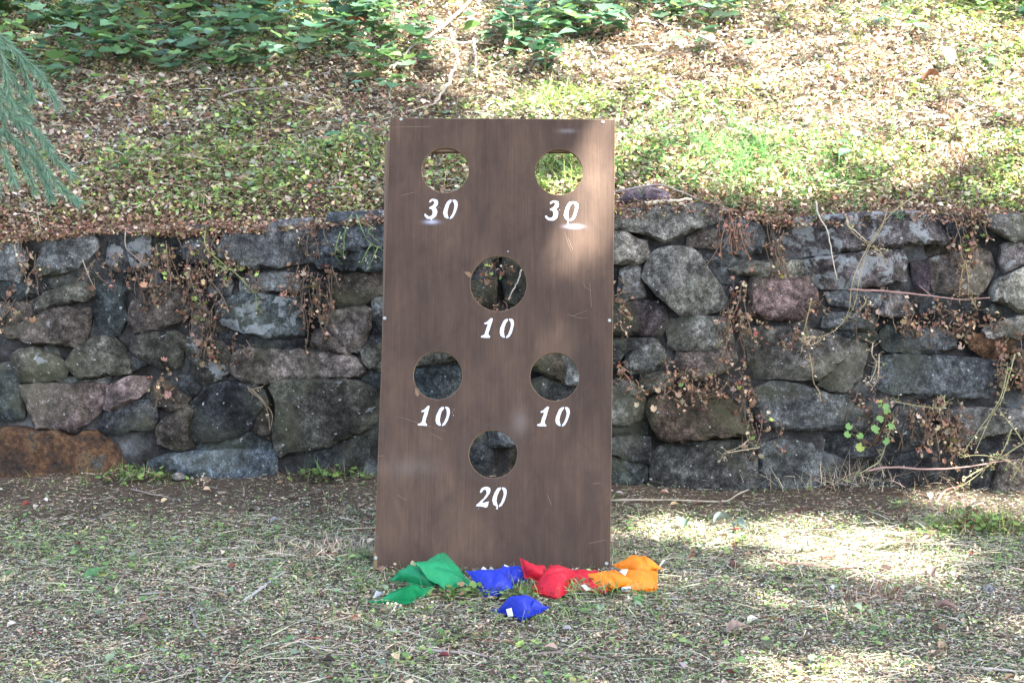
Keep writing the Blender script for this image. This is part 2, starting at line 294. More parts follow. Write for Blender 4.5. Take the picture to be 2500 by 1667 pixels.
# ------------------------------------------------------------------ dry stone wall: every stone traced
G = (.115, .125, .13); LG = (.19, .205, .205); DK = (.055, .060, .064); BR = (.155, .135, .12); PU = (.085, .068, .072)
OL = (.105, .105, .088); DG = (.068, .083, .086); PK = (.16, .125, .12); DB = (.085, .075, .062)
REG = {'A': (0, 500, .22956), 'B': (460, 500, .22956), 'C': (0, 840, .22956), 'D': (460, 840, .22956),
       'E': (1480, 440, .24868), 'F': (1980, 440, .24868), 'G': (1480, 810, .24868), 'H': (1980, 810, .24868), 'S': (0, 0, 1)}
ST = [  # region, colour, lichen, proud (m), outline
('A',LG,.3,.05,"-80,370 60,370 160,400 240,480 290,560 270,700 230,800 0,760 -80,740"),
('A',LG,.25,.05,"470,400 580,350 800,320 980,340 1050,380 1060,440 940,600 860,650 620,720 440,740 420,620 480,520"),
('A',DK,.95,.03,"1200,390 1380,290 1600,250 1610,480 1590,640 1400,690 1240,680 1150,600 1180,480"),
('A',DK,.3,.02,"1650,300 1960,290 2000,620 1900,680 1660,660"),
('A',DG,.2,.03,"-80,790 60,790 240,830 400,860 420,930 300,990 0,1000 -80,1000"),
('A',DK,.2,.01,"480,830 620,760 860,740 1040,750 1090,800 1040,860 980,870 800,820 640,870 490,915"),
('A',OL,.35,.045,"380,1030 520,940 700,880 900,830 980,880 1020,930 960,985 740,1040 560,1085 400,1125"),
('A',DG,.45,.035,"1060,880 1180,820 1400,820 1450,860 1340,930 1320,1050 1350,1200 1280,1370 1180,1370 1080,1250 1030,1140 1060,1010"),
('A',BR,.4,.05,"1500,960 1600,900 1780,830 1900,840 1990,880 2030,950 2030,1160 1900,1220 1700,1290 1440,1345 1400,1290 1410,1100 1450,1020"),
('A',LG,.2,.03,"-80,1020 100,1010 120,1060 70,1150 40,1270 -80,1300"),
('A',BR,.1,.02,"110,1080 200,1030 330,1030 380,1140 310,1230 180,1270 60,1270 80,1180"),
('A',BR,.5,.05,"30,1320 180,1290 330,1240 450,1160 640,1080 740,1080 800,1110 990,1110 960,1300 900,1490 820,1480 560,1450 300,1430 100,1370"),
('A',DK,.3,.01,"1120,705 1400,705 1560,700 1700,740 1640,800 1450,810 1240,800 1100,790"),
('A',DG,.2,.01,"1720,700 1990,640 2060,700 2050,820 1900,810 1740,800"),
('C',OL,.55,.04,"1440,-90 1620,-120 1900,-130 1980,-60 1960,60 1940,190 1860,240 1700,210 1590,170 1500,110 1420,40"),
('C',G,.3,.02,"-80,225 0,220 130,190 165,250 0,295 -80,295"),
('C',OL,.6,.05,"150,130 240,60 360,40 450,60 520,100 620,130 700,180 740,260 720,330 560,360 400,380 230,370 190,330 170,230"),
('C',DG,.4,.03,"-80,310 0,310 170,265 190,380 240,440 250,560 270,760 240,790 0,790 -80,790"),
('C',OL,.3,.045,"735,200 780,100 870,20 980,-40 1120,-85 1240,-60 1330,30 1390,170 1400,290 1250,290 1000,340 880,350 820,280"),
('C',DK,.2,.02,"1370,70 1500,120 1590,190 1480,240 1430,260 1400,170"),
('C',G,.3,.01,"480,30 620,0 780,20 840,60 760,110 705,160 620,115 500,75"),
('C',PK,.2,.05,"250,430 540,420 800,430 1030,420 1140,430 1140,560 1110,680 1000,780 900,850 800,910 620,890 430,880 380,760 320,620 280,520"),
('C',PK,.15,.045,"1190,440 1300,390 1400,350 1600,360 1640,410 1600,450 1480,540 1370,610 1200,685 1155,660 1170,560"),
('C',LG,.4,.015,"590,370 760,360 960,390 1180,350 1360,320 1400,335 1200,395 1020,410 700,410"),
('C',DK,.2,.04,"1150,720 1340,650 1500,600 1600,600 1670,680 1680,790 1650,880 1500,890 1300,930 1090,915 1060,880 1120,800"),
('C',DB,.15,.035,"1650,450 1700,370 1820,400 1900,480 2030,565 1980,650 1930,680 1780,670 1680,640 1640,570"),
('C',DK,.1,.03,"1840,380 1900,330 2091,330 2170,400 2100,520 2055,550 1910,460"),
('C',DB,.2,.045,"1690,880 1780,780 1960,700 2030,645 2060,700 2000,860 2010,1000 2060,1060 1960,1100 1850,1090 1710,1030"),
('D',OL,.75,.045,"20,-60 180,-60 370,-20 420,40 465,130 450,280 380,340 180,400 120,350 70,280 60,180 10,50"),
('D',BR,.3,.05,"490,120 560,60 700,50 960,60 1300,60 1500,80 1700,110 1850,180 1900,270 1830,320 1500,345 1150,350 980,350 920,390 750,380 600,360 500,300 480,200"),
('D',OL,.1,.045,"1860,60 1900,20 2091,0 2130,60 2130,240 2040,250 1905,240 1870,160"),
('D',OL,.45,.06,"960,370 1200,360 1500,355 1760,370 1900,420 2000,490 2040,620 2010,780 1880,880 1700,950 1500,1060 1250,1090 1080,1110 1000,1160 950,1100 935,980 935,850 970,700 960,560 890,450"),
('D',DK,.45,.045,"170,530 260,450 380,400 560,410 740,430 820,500 860,600 740,715 700,830 560,945 400,975 150,1015 20,1040 -10,860 30,690 80,600"),
('D',DB,.1,.03,"750,750 860,660 880,760 885,900 870,980 780,930 710,880"),
('D',DG,.2,.02,"60,1070 250,1035 560,985 690,905 850,985 890,1060 860,1090 500,1105 100,1140"),
('D',(.10,.125,.145),.3,.05,"-380,1240 -200,1170 0,1150 200,1140 560,1115 880,1100 915,1150 940,1280 940,1440 600,1470 200,1470 -200,1460 -380,1420 -420,1330"),
('D',DK,.2,.04,"1060,1170 1220,1110 1500,1085 1760,985 2010,900 2100,950 2130,1200 2100,1440 1500,1480 1080,1470 1045,1300"),
('D',DG,.3,.02,"1850,350 1960,290 2080,280 2100,480 2010,460 1910,410"),
('B',G,.15,.045,"-30,230 180,240 255,260 305,340 305,560 250,600 100,600 -20,560"),
('B',(.155,.165,.17),.15,.06,"380,350 430,290 620,260 720,300 850,230 1000,180 1300,160 1335,200 1335,270 1340,580 1200,600 1000,640 700,660 560,630 360,540 350,470"),
('B',(.12,.14,.155),.15,.055,"1510,100 1700,90 2091,80 2170,80 2170,430 2000,440 1700,480 1500,510 1420,420 1410,330 1460,260 1500,170"),
('B',G,.2,.03,"1355,425 1405,430 1470,490 1440,540 1370,500"),
('B',DG,.3,.045,"1350,610 1460,570 1640,510 1900,465 2170,445 2170,670 2000,690 1700,690 1400,670"),
('B',G,.2,.02,"730,685 930,670 925,715 750,735"),
('B',LG,.5,.035,"570,800 650,770 830,740 940,720 1160,740 1180,800 1170,900 1080,910 900,880 840,920 570,930"),
('B',G,.3,.03,"220,850 300,770 420,770 470,850 450,940 300,970 230,950"),
('B',DG,.8,.055,"320,1040 560,950 780,950 1000,990 1190,980 1220,1080 1240,1200 1240,1370 1000,1395 750,1365 500,1285 380,1250 330,1150"),
('B',DB,.2,.035,"1500,750 1800,720 2170,700 2170,900 2000,950 1880,1030 1640,1080 1570,1030 1530,880"),
('B',BR,.3,.055,"1660,1110 1880,1085 1945,1115 1940,1280 1890,1420 1810,1540 1750,1530 1600,1390 1490,1265 1410,1220 1500,1160"),
('B',BR,.3,.05,"1370,1330 1480,1305 1590,1430 1700,1540 1740,1600 1500,1540 1320,1500"),
('B',BR,.3,.03,"60,1060 180,1060 230,1150 240,1280 200,1390 60,1390"),
('B',DK,.4,.035,"520,1350 760,1400 1230,1430 1300,1500 1280,1545 1000,1550 700,1540 480,1500 300,1450 380,1370"),
('B',G,.6,.03,"1970,1000 2060,990 2150,1050 2150,1160 1990,1180"),
('B',DK,.3,.03,"1965,1200 2150,1190 2150,1360 1970,1360"),
('B',DK,.3,.03,"1880,1450 2000,1385 2150,1375 2150,1450 1920,1530"),
('B',DK,.3,.02,"1260,720 1470,740 1500,900 1530,1060 1400,1180 1270,1180 1250,950"),
('B',DK,.2,.015,"-40,640 200,660 540,700 540,780 440,760 260,765 180,840 0,820"),
('B',DB,.2,.02,"260,1000 290,980 310,1200 490,1300 500,1340 360,1360 250,1280"),
('S',LG,.3,.04,"960,530 1130,522 1225,540 1220,622 1150,650 965,640"),
('S',DK,.2,.03,"1235,600 1330,565 1420,560 1400,700 1330,740 1240,735 1228,680"),
('S',DB,.3,.045,"1150,690 1212,678 1208,740 1185,748 1125,752 1105,720"),
('S',DB,.2,.03,"965,665 1130,665 1085,700 1085,765 965,775"),
('S',OL,.2,.05,"965,795 1110,770 1225,768 1225,855 1120,870 965,895"),
('S',DG,.4,.03,"1010,905 1140,890 1225,880 1240,960 1100,1000 955,1015 945,940"),
('S',DK,.2,.03,"1240,545 1300,525 1440,530 1450,555 1330,555 1240,590"),
('S',LG,.2,.04,"1372,862 1440,860 1476,900 1470,935 1382,935 1377,915 1386,898"),
('S',DB,.1,.05,"1300,860 1363,862 1378,895 1370,930 1330,905 1290,890"),
('S',DK,.2,.03,"1290,930 1330,920 1400,945 1470,945 1465,1010 1300,1010 1250,975"),
('S',G,.3,.05,"1192,1025 1290,1020 1340,1050 1300,1080 1200,1086"),
('S',DK,.3,.03,"1040,1040 1183,1030 1200,1100 1200,1185 1045,1190"),
('S',DB,.2,.03,"1210,1095 1330,1088 1400,1105 1400,1195 1210,1195"),
('S',DB,.2,.03,"1250,752 1450,748 1465,845 1330,850 1250,850"),
('S',DK,.2,.03,"1360,1025 1470,1020 1470,1090 1410,1095 1350,1075"),
('S',DK,.2,.03,"1415,1105 1472,1105 1472,1195 1415,1195"),
('S',DK,.2,.03,"1430,570 1480,565 1475,700 1410,735"),
('E',(.20,.20,.18),.45,.07,"-60,340 80,330 250,290 500,260 900,245 1110,250 1120,370 980,420 780,510 560,580 440,540 300,480 90,450 -60,440"),
('E',(.27,.26,.23),.2,.06,"-60,490 80,500 180,500 260,570 380,600 400,700 370,780 300,800 90,795 -60,790"),
('E',BR,.1,.035,"800,640 800,570 900,510 1110,485 1090,600 1050,650"),
('E',G,.2,.035,"1130,470 1300,400 1480,430 1540,540 1500,700 1440,690 1340,740 1220,700 1120,620"),
('F',(.15,.14,.145),.85,.065,"-370,460 -200,400 0,370 300,345 650,330 1080,315 1200,420 1330,560 1270,600 900,610 560,640 400,660 0,720 -200,760 -330,750 -390,600"),
('E',(.21,.215,.20),.25,.08,"480,690 640,650 820,660 900,720 960,820 1020,920 1110,1050 1185,1180 1175,1250 900,1290 720,1295 640,1220 500,1100 355,930 400,820 430,740"),
('E',(.18,.185,.19),.3,.055,"150,880 280,810 320,860 330,960 360,1080 375,1130 250,1150 110,1170 130,1080"),
('E',G,.2,.02,"930,720 1180,700 1240,780 1340,800 1180,880 1200,1000 1135,1050 1040,920"),
('E',(.19,.19,.165),.2,.06,"1210,860 1340,820 1560,800 1900,790 1910,900 1850,930 1500,920 1280,890"),
('E',(.115,.085,.082),.05,.055,"1420,945 1600,940 1800,950 1980,950 2010,1040 2060,1100 2050,1180 1930,1350 1700,1350 1400,1300 1380,1240 1420,1190 1400,1060"),
('E',(.075,.066,.072),.1,.05,"70,1200 200,1170 520,1190 580,1260 590,1400 530,1500 100,1490 0,1490 -60,1300"),
('E',(.13,.135,.125),.3,.06,"640,1360 850,1330 1190,1350 1220,1500 1230,1600 1200,1620 900,1640 720,1650 620,1600 610,1480"),
('E',DK,.1,.02,"1210,1030 1380,960 1390,1180 1360,1290 1230,1230 1200,1120"),
('F',(.125,.11,.112),.9,.06,"-80,800 60,760 240,745 560,700 870,690 900,770 900,960 640,1010 350,1040 30,1045 -30,960"),
('F',(.10,.08,.105),.1,.035,"980,820 1130,790 1140,960 1120,1090 1020,1060 990,940"),
('F',BR,.45,.045,"1150,780 1350,730 1500,700 1700,690 1790,760 1780,900 1700,1010 1620,1110 1480,1110 1210,1080 1160,960"),
('F',(.19,.19,.175),.4,.075,"1650,345 1950,350 2300,350 2400,420 2300,540 1960,580 1820,500 1700,430"),
('F',(.22,.20,.20),.5,.05,"1860,640 2040,560 2070,680 2070,800 1880,890 1850,800"),
('F',(.22,.22,.20),.5,.075,"1750,1100 1800,1000 1940,920 2060,860 2200,830 2400,900 2420,1200 2250,1290 2000,1260 1880,1190 1760,1160"),
('F',(.21,.20,.195),.3,.05,"720,1100 850,1090 900,1150 960,1240 1000,1300 780,1320 660,1300 700,1200"),
('F',G,.3,.035,"140,1100 350,1080 690,1110 695,1200 640,1270 400,1240 180,1190"),
('F',DK,.2,.02,"1010,1110 1400,1100 1740,1170 1680,1290 1300,1300 1050,1280 980,1200"),
('F',G,.3,.04,"1690,1290 1760,1215 1840,1250 1840,1310 1760,1330"),
('F',G,.6,.045,"120,1340 200,1310 600,1310 620,1380 580,1470 450,1460 300,1430 100,1420"),
('F',DG,.4,.03,"170,1460 400,1475 620,1490 640,1560 500,1560 250,1510"),
('F',DB,.2,.02,"1400,620 1640,560 1780,600 1830,640 1780,690 1500,680 1330,700 920,780 930,700 1100,640"),
('F',DK,.1,.02,"1340,370 1440,340 1640,370 1680,440 1790,540 1600,560 1400,590 1330,480"),
('H',DG,.2,.035,"680,0 730,-60 850,-50 850,170 780,180 700,140 670,60"),
('H',G,.25,.05,"880,0 1250,-30 1400,30 1390,120 1260,170 930,190 870,170 870,80"),
('H',(.13,.075,.045),.25,.05,"1530,60 1700,20 1960,30 1980,180 1850,260 1700,240 1550,140"),
('F',(.22,.21,.19),.2,.075,"1690,1480 1800,1400 1950,1350 2150,1300 2300,1400 2300,1500 1980,1520 1700,1510"),
('G',(.125,.12,.115),.15,.055,"1330,-30 1700,-50 2091,0 2200,40 2540,70 2545,170 2520,290 2400,260 2320,255 2200,340 2120,420 2070,450 1800,430 1650,430 1330,440 1270,340 1290,200"),
('H',(.12,.115,.11),.15,.05,"70,500 190,370 315,275 500,300 470,420 360,555 290,600 170,555"),
('G',G,.3,.04,"-60,80 200,70 460,70 500,85 300,150 170,200 70,330 -60,330"),
('G',(.15,.16,.155),.4,.05,"210,220 330,155 500,90 550,170 550,300 430,370 250,385 190,330"),
('G',(.13,.11,.10),.2,.045,"700,190 1000,170 1240,160 1270,260 1220,350 900,450 760,460 720,370 680,300"),
('G',OL,.2,.04,"350,400 600,400 700,420 620,500 500,540 370,590 345,500"),
('G',(.185,.19,.18),.3,.065,"-60,480 60,480 250,490 340,560 370,680 390,830 230,870 60,890 -60,900"),
('G',(.10,.078,.062),.1,.075,"420,660 560,590 800,540 950,560 1200,620 1270,700 1350,850 1420,940 1390,990 1100,1000 850,1020 620,1060 510,1000 440,860 400,740"),
('G',(.12,.13,.135),.35,.055,"1440,560 1600,490 1750,490 2060,565 2180,615 2330,600 2400,720 2580,770 2600,960 2300,930 1950,930 1700,910 1520,900 1440,760 1420,640"),
('G',DK,.2,.05,"60,1030 300,1010 420,1030 420,1270 250,1235 60,1180 -60,1160 -60,1030"),
('G',DG,.45,.04,"60,1215 350,1280 420,1310 430,1430 300,1480 -60,1500 -60,1200"),
('G',DK,.1,.03,"-60,925 280,875 385,885 395,990 200,1000 -60,1010"),
('G',(.065,.068,.065),.15,.065,"440,1200 560,1110 850,1080 1200,1055 1400,1055 1440,1100 1465,1300 1475,1570 1000,1560 600,1530 435,1500"),
('G',(.085,.095,.098),.3,.055,"1500,1090 1700,1040 2000,1100 2100,1200 2080,1520 1900,1560 1650,1590 1500,1570 1490,1300"),
('H',DK,.2,.02,"0,975 400,975 860,1010 890,1070 870,1170 700,1250 300,1200 30,1100"),
('H',(.115,.13,.14),.3,.06,"630,260 800,230 1300,230 1500,260 1750,260 1840,310 1840,480 1720,610 1400,610 1000,600 700,560 600,500 620,380"),
('H',G,.2,.05,"740,820 850,720 1050,730 1130,900 1130,1000 1000,1010 880,1005 770,970 720,900"),
('H',LG,.3,.03,"900,1025 1100,1020 1130,1060 1050,1080 900,1060"),
('H',(.12,.12,.115),.2,.06,"1300,760 1600,740 1900,760 2200,770 2300,860 2200,960 1800,960 1450,1080 1300,1040 1260,960"),
('H',DB,.2,.05,"1930,430 2150,400 2300,450 2300,560 2050,545 1930,490"),
('H',DK,.2,.04,"640,1290 860,1200 1200,1130 1250,1250 1300,1480 900,1550 650,1520"),
('H',DK,.2,.04,"1320,1140 1700,1060 1850,1130 1800,1300 1700,1540 1330,1540"),
('H',(.09,.08,.07),.2,.05,"1880,1200 2200,1180 2400,1250 2400,1570 1740,1560 1810,1350"),
('H',DG,.2,.03,"1880,310 1990,210 2250,160 2300,380 2150,390 1930,410"),
]
wall = tag(empty('stone_wall', WP), 'low retaining wall of irregular mortared grey field stones holding back the bank', 'wall')
WX = WN.cross(Vector((0, 0, 1))).normalized() * -1
if WX.x < 0: WX = -WX
WUP = WX.cross(WN).normalized() * (1 if WX.cross(WN).z > 0 else -1)
def hashn(x, y, seed, sc):
    return bumps(x, y, seed, sc, 10)
def make_stone(out, col, lich, proud, seed, m=None):
    """out: outline in wall coordinates (u along, v up), metres"""
    rr = random.Random(seed); pts = [Vector(p) for p in out]; n = len(pts)
    ar = sum(pts[k - 1].x * pts[k].y - pts[k].x * pts[k - 1].y for k in range(n)); sg = 1 if ar > 0 else -1
    grown = []                                             # the outlines were read at the lit rim: grow them to the joint
    for k in range(n):
        e1 = (pts[k] - pts[k - 1]).normalized(); e2 = (pts[(k + 1) % n] - pts[k]).normalized(); t_ = e1 + e2
        if t_.length < .2: t_ = e2
        t_.normalize(); grown.append(pts[k] + Vector((t_.y, -t_.x)) * sg * .0072)
    pts = grown; ring = []
    for k in range(n):                                     # rounded corners and a slightly wandering edge
        a, b = pts[k], pts[(k + 1) % n]; L = (b - a).length; q = max(1, int(L / .016))
        nn = Vector((-(b - a).y, (b - a).x)).normalized() if L > 0 else Vector((0, 0))
        for j in range(q):
            t = j / q; p = a.lerp(b, t)
            ring.append(p + nn * (rr.uniform(-.0018, .0018)))
    for _ in range(0):
        ring = [(ring[k - 1] + ring[k] * 3 + ring[(k + 1) % len(ring)]) / 5 for k in range(len(ring))]
    cx = sum(p.x for p in pts) / n; cy = sum(p.y for p in pts) / n
    R0 = np.array([(p.x, p.y) for p in ring]); N = len(R0)
    x0, y0 = R0.min(0); x1, y1 = R0.max(0); st = .0125
    gx_, gy_ = np.meshgrid(np.arange(x0 + st / 2, x1, st), np.arange(y0 + st / 2, y1, st)); q = np.c_[gx_.ravel(), gy_.ravel()]
    q += RS(seed).uniform(-.004, .004, q.shape)
    a = R0; b = np.roll(R0, -1, 0); d = b - a
    t = np.clip(((q[:, None] - a) * d).sum(-1) / (d * d).sum(-1), 0, 1); dist = np.linalg.norm(q[:, None] - (a + t[..., None] * d), axis=-1).min(1)
    ins = np.zeros(len(q), bool)
    cond = ((a[:, 1] > q[:, None, 1]) != (b[:, 1] > q[:, None, 1]))
    with np.errstate(divide='ignore', invalid='ignore'):
        xi = (b[:, 0] - a[:, 0]) * (q[:, None, 1] - a[:, 1]) / (b[:, 1] - a[:, 1]) + a[:, 0]
    ins = (cond & (q[:, None, 0] < xi)).sum(1) % 2 == 1
    q = q[ins & (dist > .006)]; dist = dist[ins & (dist > .006)]
    P = [Vector(p) for p in R0] + [Vector(p) for p in q]
    vs, es, fs, *_ = geometry.delaunay_2d_cdt(P, [], [list(range(N))], 1, 1e-5)
    if len(vs) != len(P):
        V2 = np.array([(v.x, v.y) for v in vs])
        N2 = None
    V2 = np.array([(v.x, v.y) for v in vs])
    t = np.clip(((V2[:, None] - a) * d).sum(-1) / (d * d).sum(-1), 0, 1); dist = np.linalg.norm(V2[:, None] - (a + t[..., None] * d), axis=-1).min(1)
    bev = .0025 + .0045 * rr.random()
    h = proud * (1 - .16 * np.exp(-dist / bev))
    rx, ry = V2[:, 0] - cx, V2[:, 1] - cy; size = max(x1 - x0, y1 - y0)
    h = h + rx * rr.uniform(-.14, .14) + ry * rr.uniform(-.22, .10)
    for _ in range(rr.randint(3, 6)):                       # broken facets
        an = rr.uniform(0, 6.283); off = rr.uniform(.02, .34) * size; sl_ = rr.uniform(.12, .75)
        h = np.minimum(h, proud + .008 - sl_ * np.maximum(rx * math.cos(an) + ry * math.sin(an) - off, -1e3) * 1.0)
    edge = np.clip(.35 + dist / .012, 0, 1)
    h = h + (hashn(V2[:, 0], V2[:, 1], seed % 37, 20) * .003 + hashn(V2[:, 0], V2[:, 1], seed % 31, 75) * .0028) * edge
    h = np.maximum(h, -.012)
    base = -.012
    verts = []
    for (u, v), hh, dd in zip(V2, h, dist):
        hh = hh if dd > 1e-4 else min(hh, proud * (.72 + .16 * math.sin(u * 90 + v * 70)))
        verts.append(WX * u + WUP * v + WN * hh)
    faces = [tuple(f) for f in fs]
    bnd = [i for i in range(len(V2)) if dist[i] < 1e-4]
    bnd.sort(key=lambda i: min(range(N), key=lambda k: (R0[k][0] - V2[i][0]) ** 2 + (R0[k][1] - V2[i][1]) ** 2))
    o = len(verts)
    for i in bnd:
        u, v = V2[i]; verts.append(WX * (cx + (u - cx) * .97) + WUP * (cy + (v - cy) * .97) + WN * (-.10))
    nb = len(bnd)
    for k in range(nb):
        k2 = (k + 1) % nb; faces.append((bnd[k2], bnd[k], o + k, o + k2))
    cen = WX * cx + WUP * cy
    me = mesh('stone', [v - cen for v in verts], faces)
    bm = bmesh.new(); bm.from_mesh(me); bmesh.ops.recalc_face_normals(bm, faces=bm.faces)
    up = [f for f in bm.faces if abs(f.normal.dot(WN)) > .5]
    if up and sum(f.normal.dot(WN) for f in up) < 0: bmesh.ops.reverse_faces(bm, faces=bm.faces)
    bm.to_mesh(me); bm.free()
    ob = link('stone', me, m or M['stone'], smooth=True)
    try: me.set_sharp_from_angle(angle=R(38))
    except Exception: pass
    ob.parent = wall; ob.location = cen; ob.color = (*[c * .57 for c in col], lich)
    return ob
def w2uv(p): d = p - WP; return (d.dot(WX), d.dot(WUP))
for k, (rg, col, li, pr, pts) in enumerate(ST):
    ox, oy, s = REG[rg]; out = []
    for t in pts.split():
        a, b = t.split(','); out.append(w2uv(at_wall(ox + float(a) * s, oy + float(b) * s)))
    rv = random.Random(k); f = rv.uniform(.78, 1.38)
    make_stone(out, tuple(c * f for c in col), li, pr, 100 + k)
rust_pts = "-80,900 60,890 250,880 450,930 640,900 720,950 840,980 920,930 1040,930 1150,1010 1300,1020 1430,1040 1460,1100 1440,1200 1400,1290 1200,1380 900,1420 600,1450 300,1450 -80,1400 -300,1380 -330,1000"
so = make_stone([w2uv(at_wall(float(t.split(',')[0]) * .22956, 840 + float(t.split(',')[1]) * .22956)) for t in rust_pts.split()], DB, 0, .06, 999, M['rust'])
so['label'] = 'long rust orange boulder at the wall foot'
# the wall goes on a little past both edges of the photograph
def filler(u0, u1, seed):
    r = random.Random(seed); v = 0.0; n = 0
    while v < .80:
        hgt = r.uniform(.08, .15); hgt = min(hgt, .86 - v); u = u0
        while u < u1 - .05:
            wd = r.uniform(.10, .27); e = min(u + wd, u1); j = lambda: r.uniform(-.010, .010); g = .008
            out = [(u + g + j(), v + g + j()), ((u + e) / 2, v + g + j()), (e - g + j(), v + g + j()), (e - g + j() * 1.5, v + hgt * .5), (e - g + j() - .01, v + hgt - g + j()),
                   ((u + e) / 2, v + hgt - g * .3 + j()), (u + g + j() + .01, v + hgt - g + j()), (u + g + j() * 1.5, v + hgt * .5)]
            c = r.choice([G, LG, DK, BR, DG, OL, DB]); make_stone(out, c, r.uniform(.1, .6), r.uniform(.02, .06), seed * 50 + n); n += 1; u = e
        v += hgt
uL = w2uv(at_wall(-22, 900))[0]; uR = w2uv(at_wall(2590, 900))[0]
filler(uL - 1.5, uL - .0, 3); filler(uR + .0, uR + 1.5, 4)
# mortar core: rough recessed face, top and back
us = np.arange(uL - 1.6, uR + 1.6, .012); vs_ = np.concatenate([np.arange(-.12, .96, .012)])
U, Vv = np.meshgrid(us, vs_)
PX = WP.x + WX.x * U; topz = np.interp(PX, TX, TZ) - .012
Vc = np.minimum(Vv, topz / WUP.z)
H = .002 + bumps(U, Vc, 23, 9) * .010 + bumps(U, Vc, 21, 25) * .007 + bumps(U, Vc, 22, 90) * .0035
Pw = np.stack([WP.x + WX.x * U + WN.x * H + WUP.x * Vc, WP.y + WX.y * U + WN.y * H + WUP.y * Vc, WP.z + WX.z * U + WN.z * H + WUP.z * Vc], -1)
ny, nx = U.shape
back = Pw[-1].copy(); back[:, 1] += .12; back2 = back.copy(); back2[:, 2] = -.1
Pw = np.concatenate([Pw, back[None], back2[None]]); ny += 2
i = np.arange(nx * ny).reshape(ny, nx); F = np.stack([i[:-1, :-1], i[:-1, 1:], i[1:, 1:], i[1:, :-1]], -1).reshape(-1, 4)
link('mortar', fast_mesh('mortar', Pw.reshape(-1, 3), F), M['mortar'], wall)

# ------------------------------------------------------------------ colours of litter
STRAW = (.58, .52, .39); STRAW2 = (.46, .41, .31); GREY = (.40, .39, .34); GRN = (.15, .26, .08); GRN2 = (.24, .36, .11); BLG = (.22, .30, .18)
BRN = (.21, .145, .095); DBR = (.07, .05, .038); ORG = (.31, .18, .11); PNK = (.34, .20, .15); RED = (.22, .06, .045); YGR = (.38, .44, .12); TAN = (.52, .41, .28)
def uni(r, n, a, b): return r.uniform(a, b, n)
def stuff(name, parts, m, label=None):
    V, F, K = join(parts); o = link(name, fast_mesh(name, V, F, K), m, smooth=False); tag(o, label, None, None, 'stuff'); return o
# lawn: mown clippings, straw, small leaves
def lawn_points(n, r, dens=None, y1=1.0):
    x = uni(r, n, -2.6, 2.6); y = r.uniform(0, 1, n) ** .9 * (y1 + 2.0) - 2.0; y = uni(r, n, -1.9, y1)
    keep = np.abs(x) < .95 + .34 * (y + 4.41) * 1.0
    if dens is not None: keep &= r.uniform(0, 1, n) < dens(x, y)
    x, y = x[keep], y[keep]; return x, y
def bare(x, y):     # dark earth strip at the wall foot, wider on the left
    e = .98 - .05 * x - .28 - .12 * np.clip(-x, 0, 1.5) + .10 * bumps(x, y, 33, 7)
    return np.clip((e + .12 - y) / .34, .22, 1)
r = RS(11); parts = []
x, y = lawn_points(260000, r, bare); n = len(x); pos = np.c_[x, y, ground_z(x, y) + uni(r, n, 0, .009)]
colr = pick([STRAW, STRAW2, GREY, BLG, GRN, BRN, TAN], [8, 6, 4, 5, 3, 2, 4], n, r)
parts.append(scatter(*T_BLADE, pos, np.c_[uni(r, n, .006, .030), uni(r, n, .0009, .0018), uni(r, n, .002, .01)], uni(r, n, 0, 6.28), uni(r, n, -.08, .22), uni(r, n, -1, 1), colr))
x, y = lawn_points(230000, r, bare); n = len(x); pos = np.c_[x, y, ground_z(x, y) + uni(r, n, 0, .009)]
pt = bumps(x, y, 41, 6)[:, None]; g_ = pick([GRN, GRN2, BLG, YGR], [4, 3, 4, .7], n, r); b_ = pick([BRN, TAN, STRAW2, DBR, ORG, GREY, RED], [4, 5, 5, 1.5, 2, 5, .5], n, r)
colr = np.where(pt * .8 + r.randn(n, 1) * .5 > -.05, g_, b_)
s_ = uni(r, n, .003, .010)
parts.append(scatter(*T_FLAKE, pos, np.c_[s_, s_ * uni(r, n, .5, 1), s_], uni(r, n, 0, 6.28), uni(r, n, -.25, .45), uni(r, n, -.6, .6), colr))
x, y = lawn_points(16000, r, lambda x, y: bare(x, y) * np.clip(.2 + bumps(x, y, 44, 4) * 1.1, .05, 1)); n = len(x); pos = np.c_[x, y, ground_z(x, y) + uni(r, n, .004, .012)]
colr = pick([STRAW, STRAW2, GREY, RED, DBR], [7, 5, 5, 1, 2], n, r)
parts.append(scatter(*T_BENT, pos, np.c_[uni(r, n, .05, .13), uni(r, n, .0011, .0024), uni(r, n, .0, .06)], uni(r, n, 0, 6.28), uni(r, n, -.05, .12), uni(r, n, -1.5, 1.5), colr))
x, y = lawn_points(1100, r, lambda x, y: np.maximum(bare(x, y), .5)); n = len(x); s_ = uni(r, n, .012, .035); pos = np.c_[x, y, ground_z(x, y) + uni(r, n, .008, .016)]
parts.append(scatter(*T_OVATE, pos, np.c_[s_, s_ * uni(r, n, .5, 1), s_ * 2], uni(r, n, 0, 6.28), uni(r, n, -.3, .4), uni(r, n, -.5, .5), pick([BRN, TAN, GREY, BLG, DBR, RED], [3, 3, 3, 3, 3, .5], n, r)))
stuff('lawn_litter', parts, M['litter'])
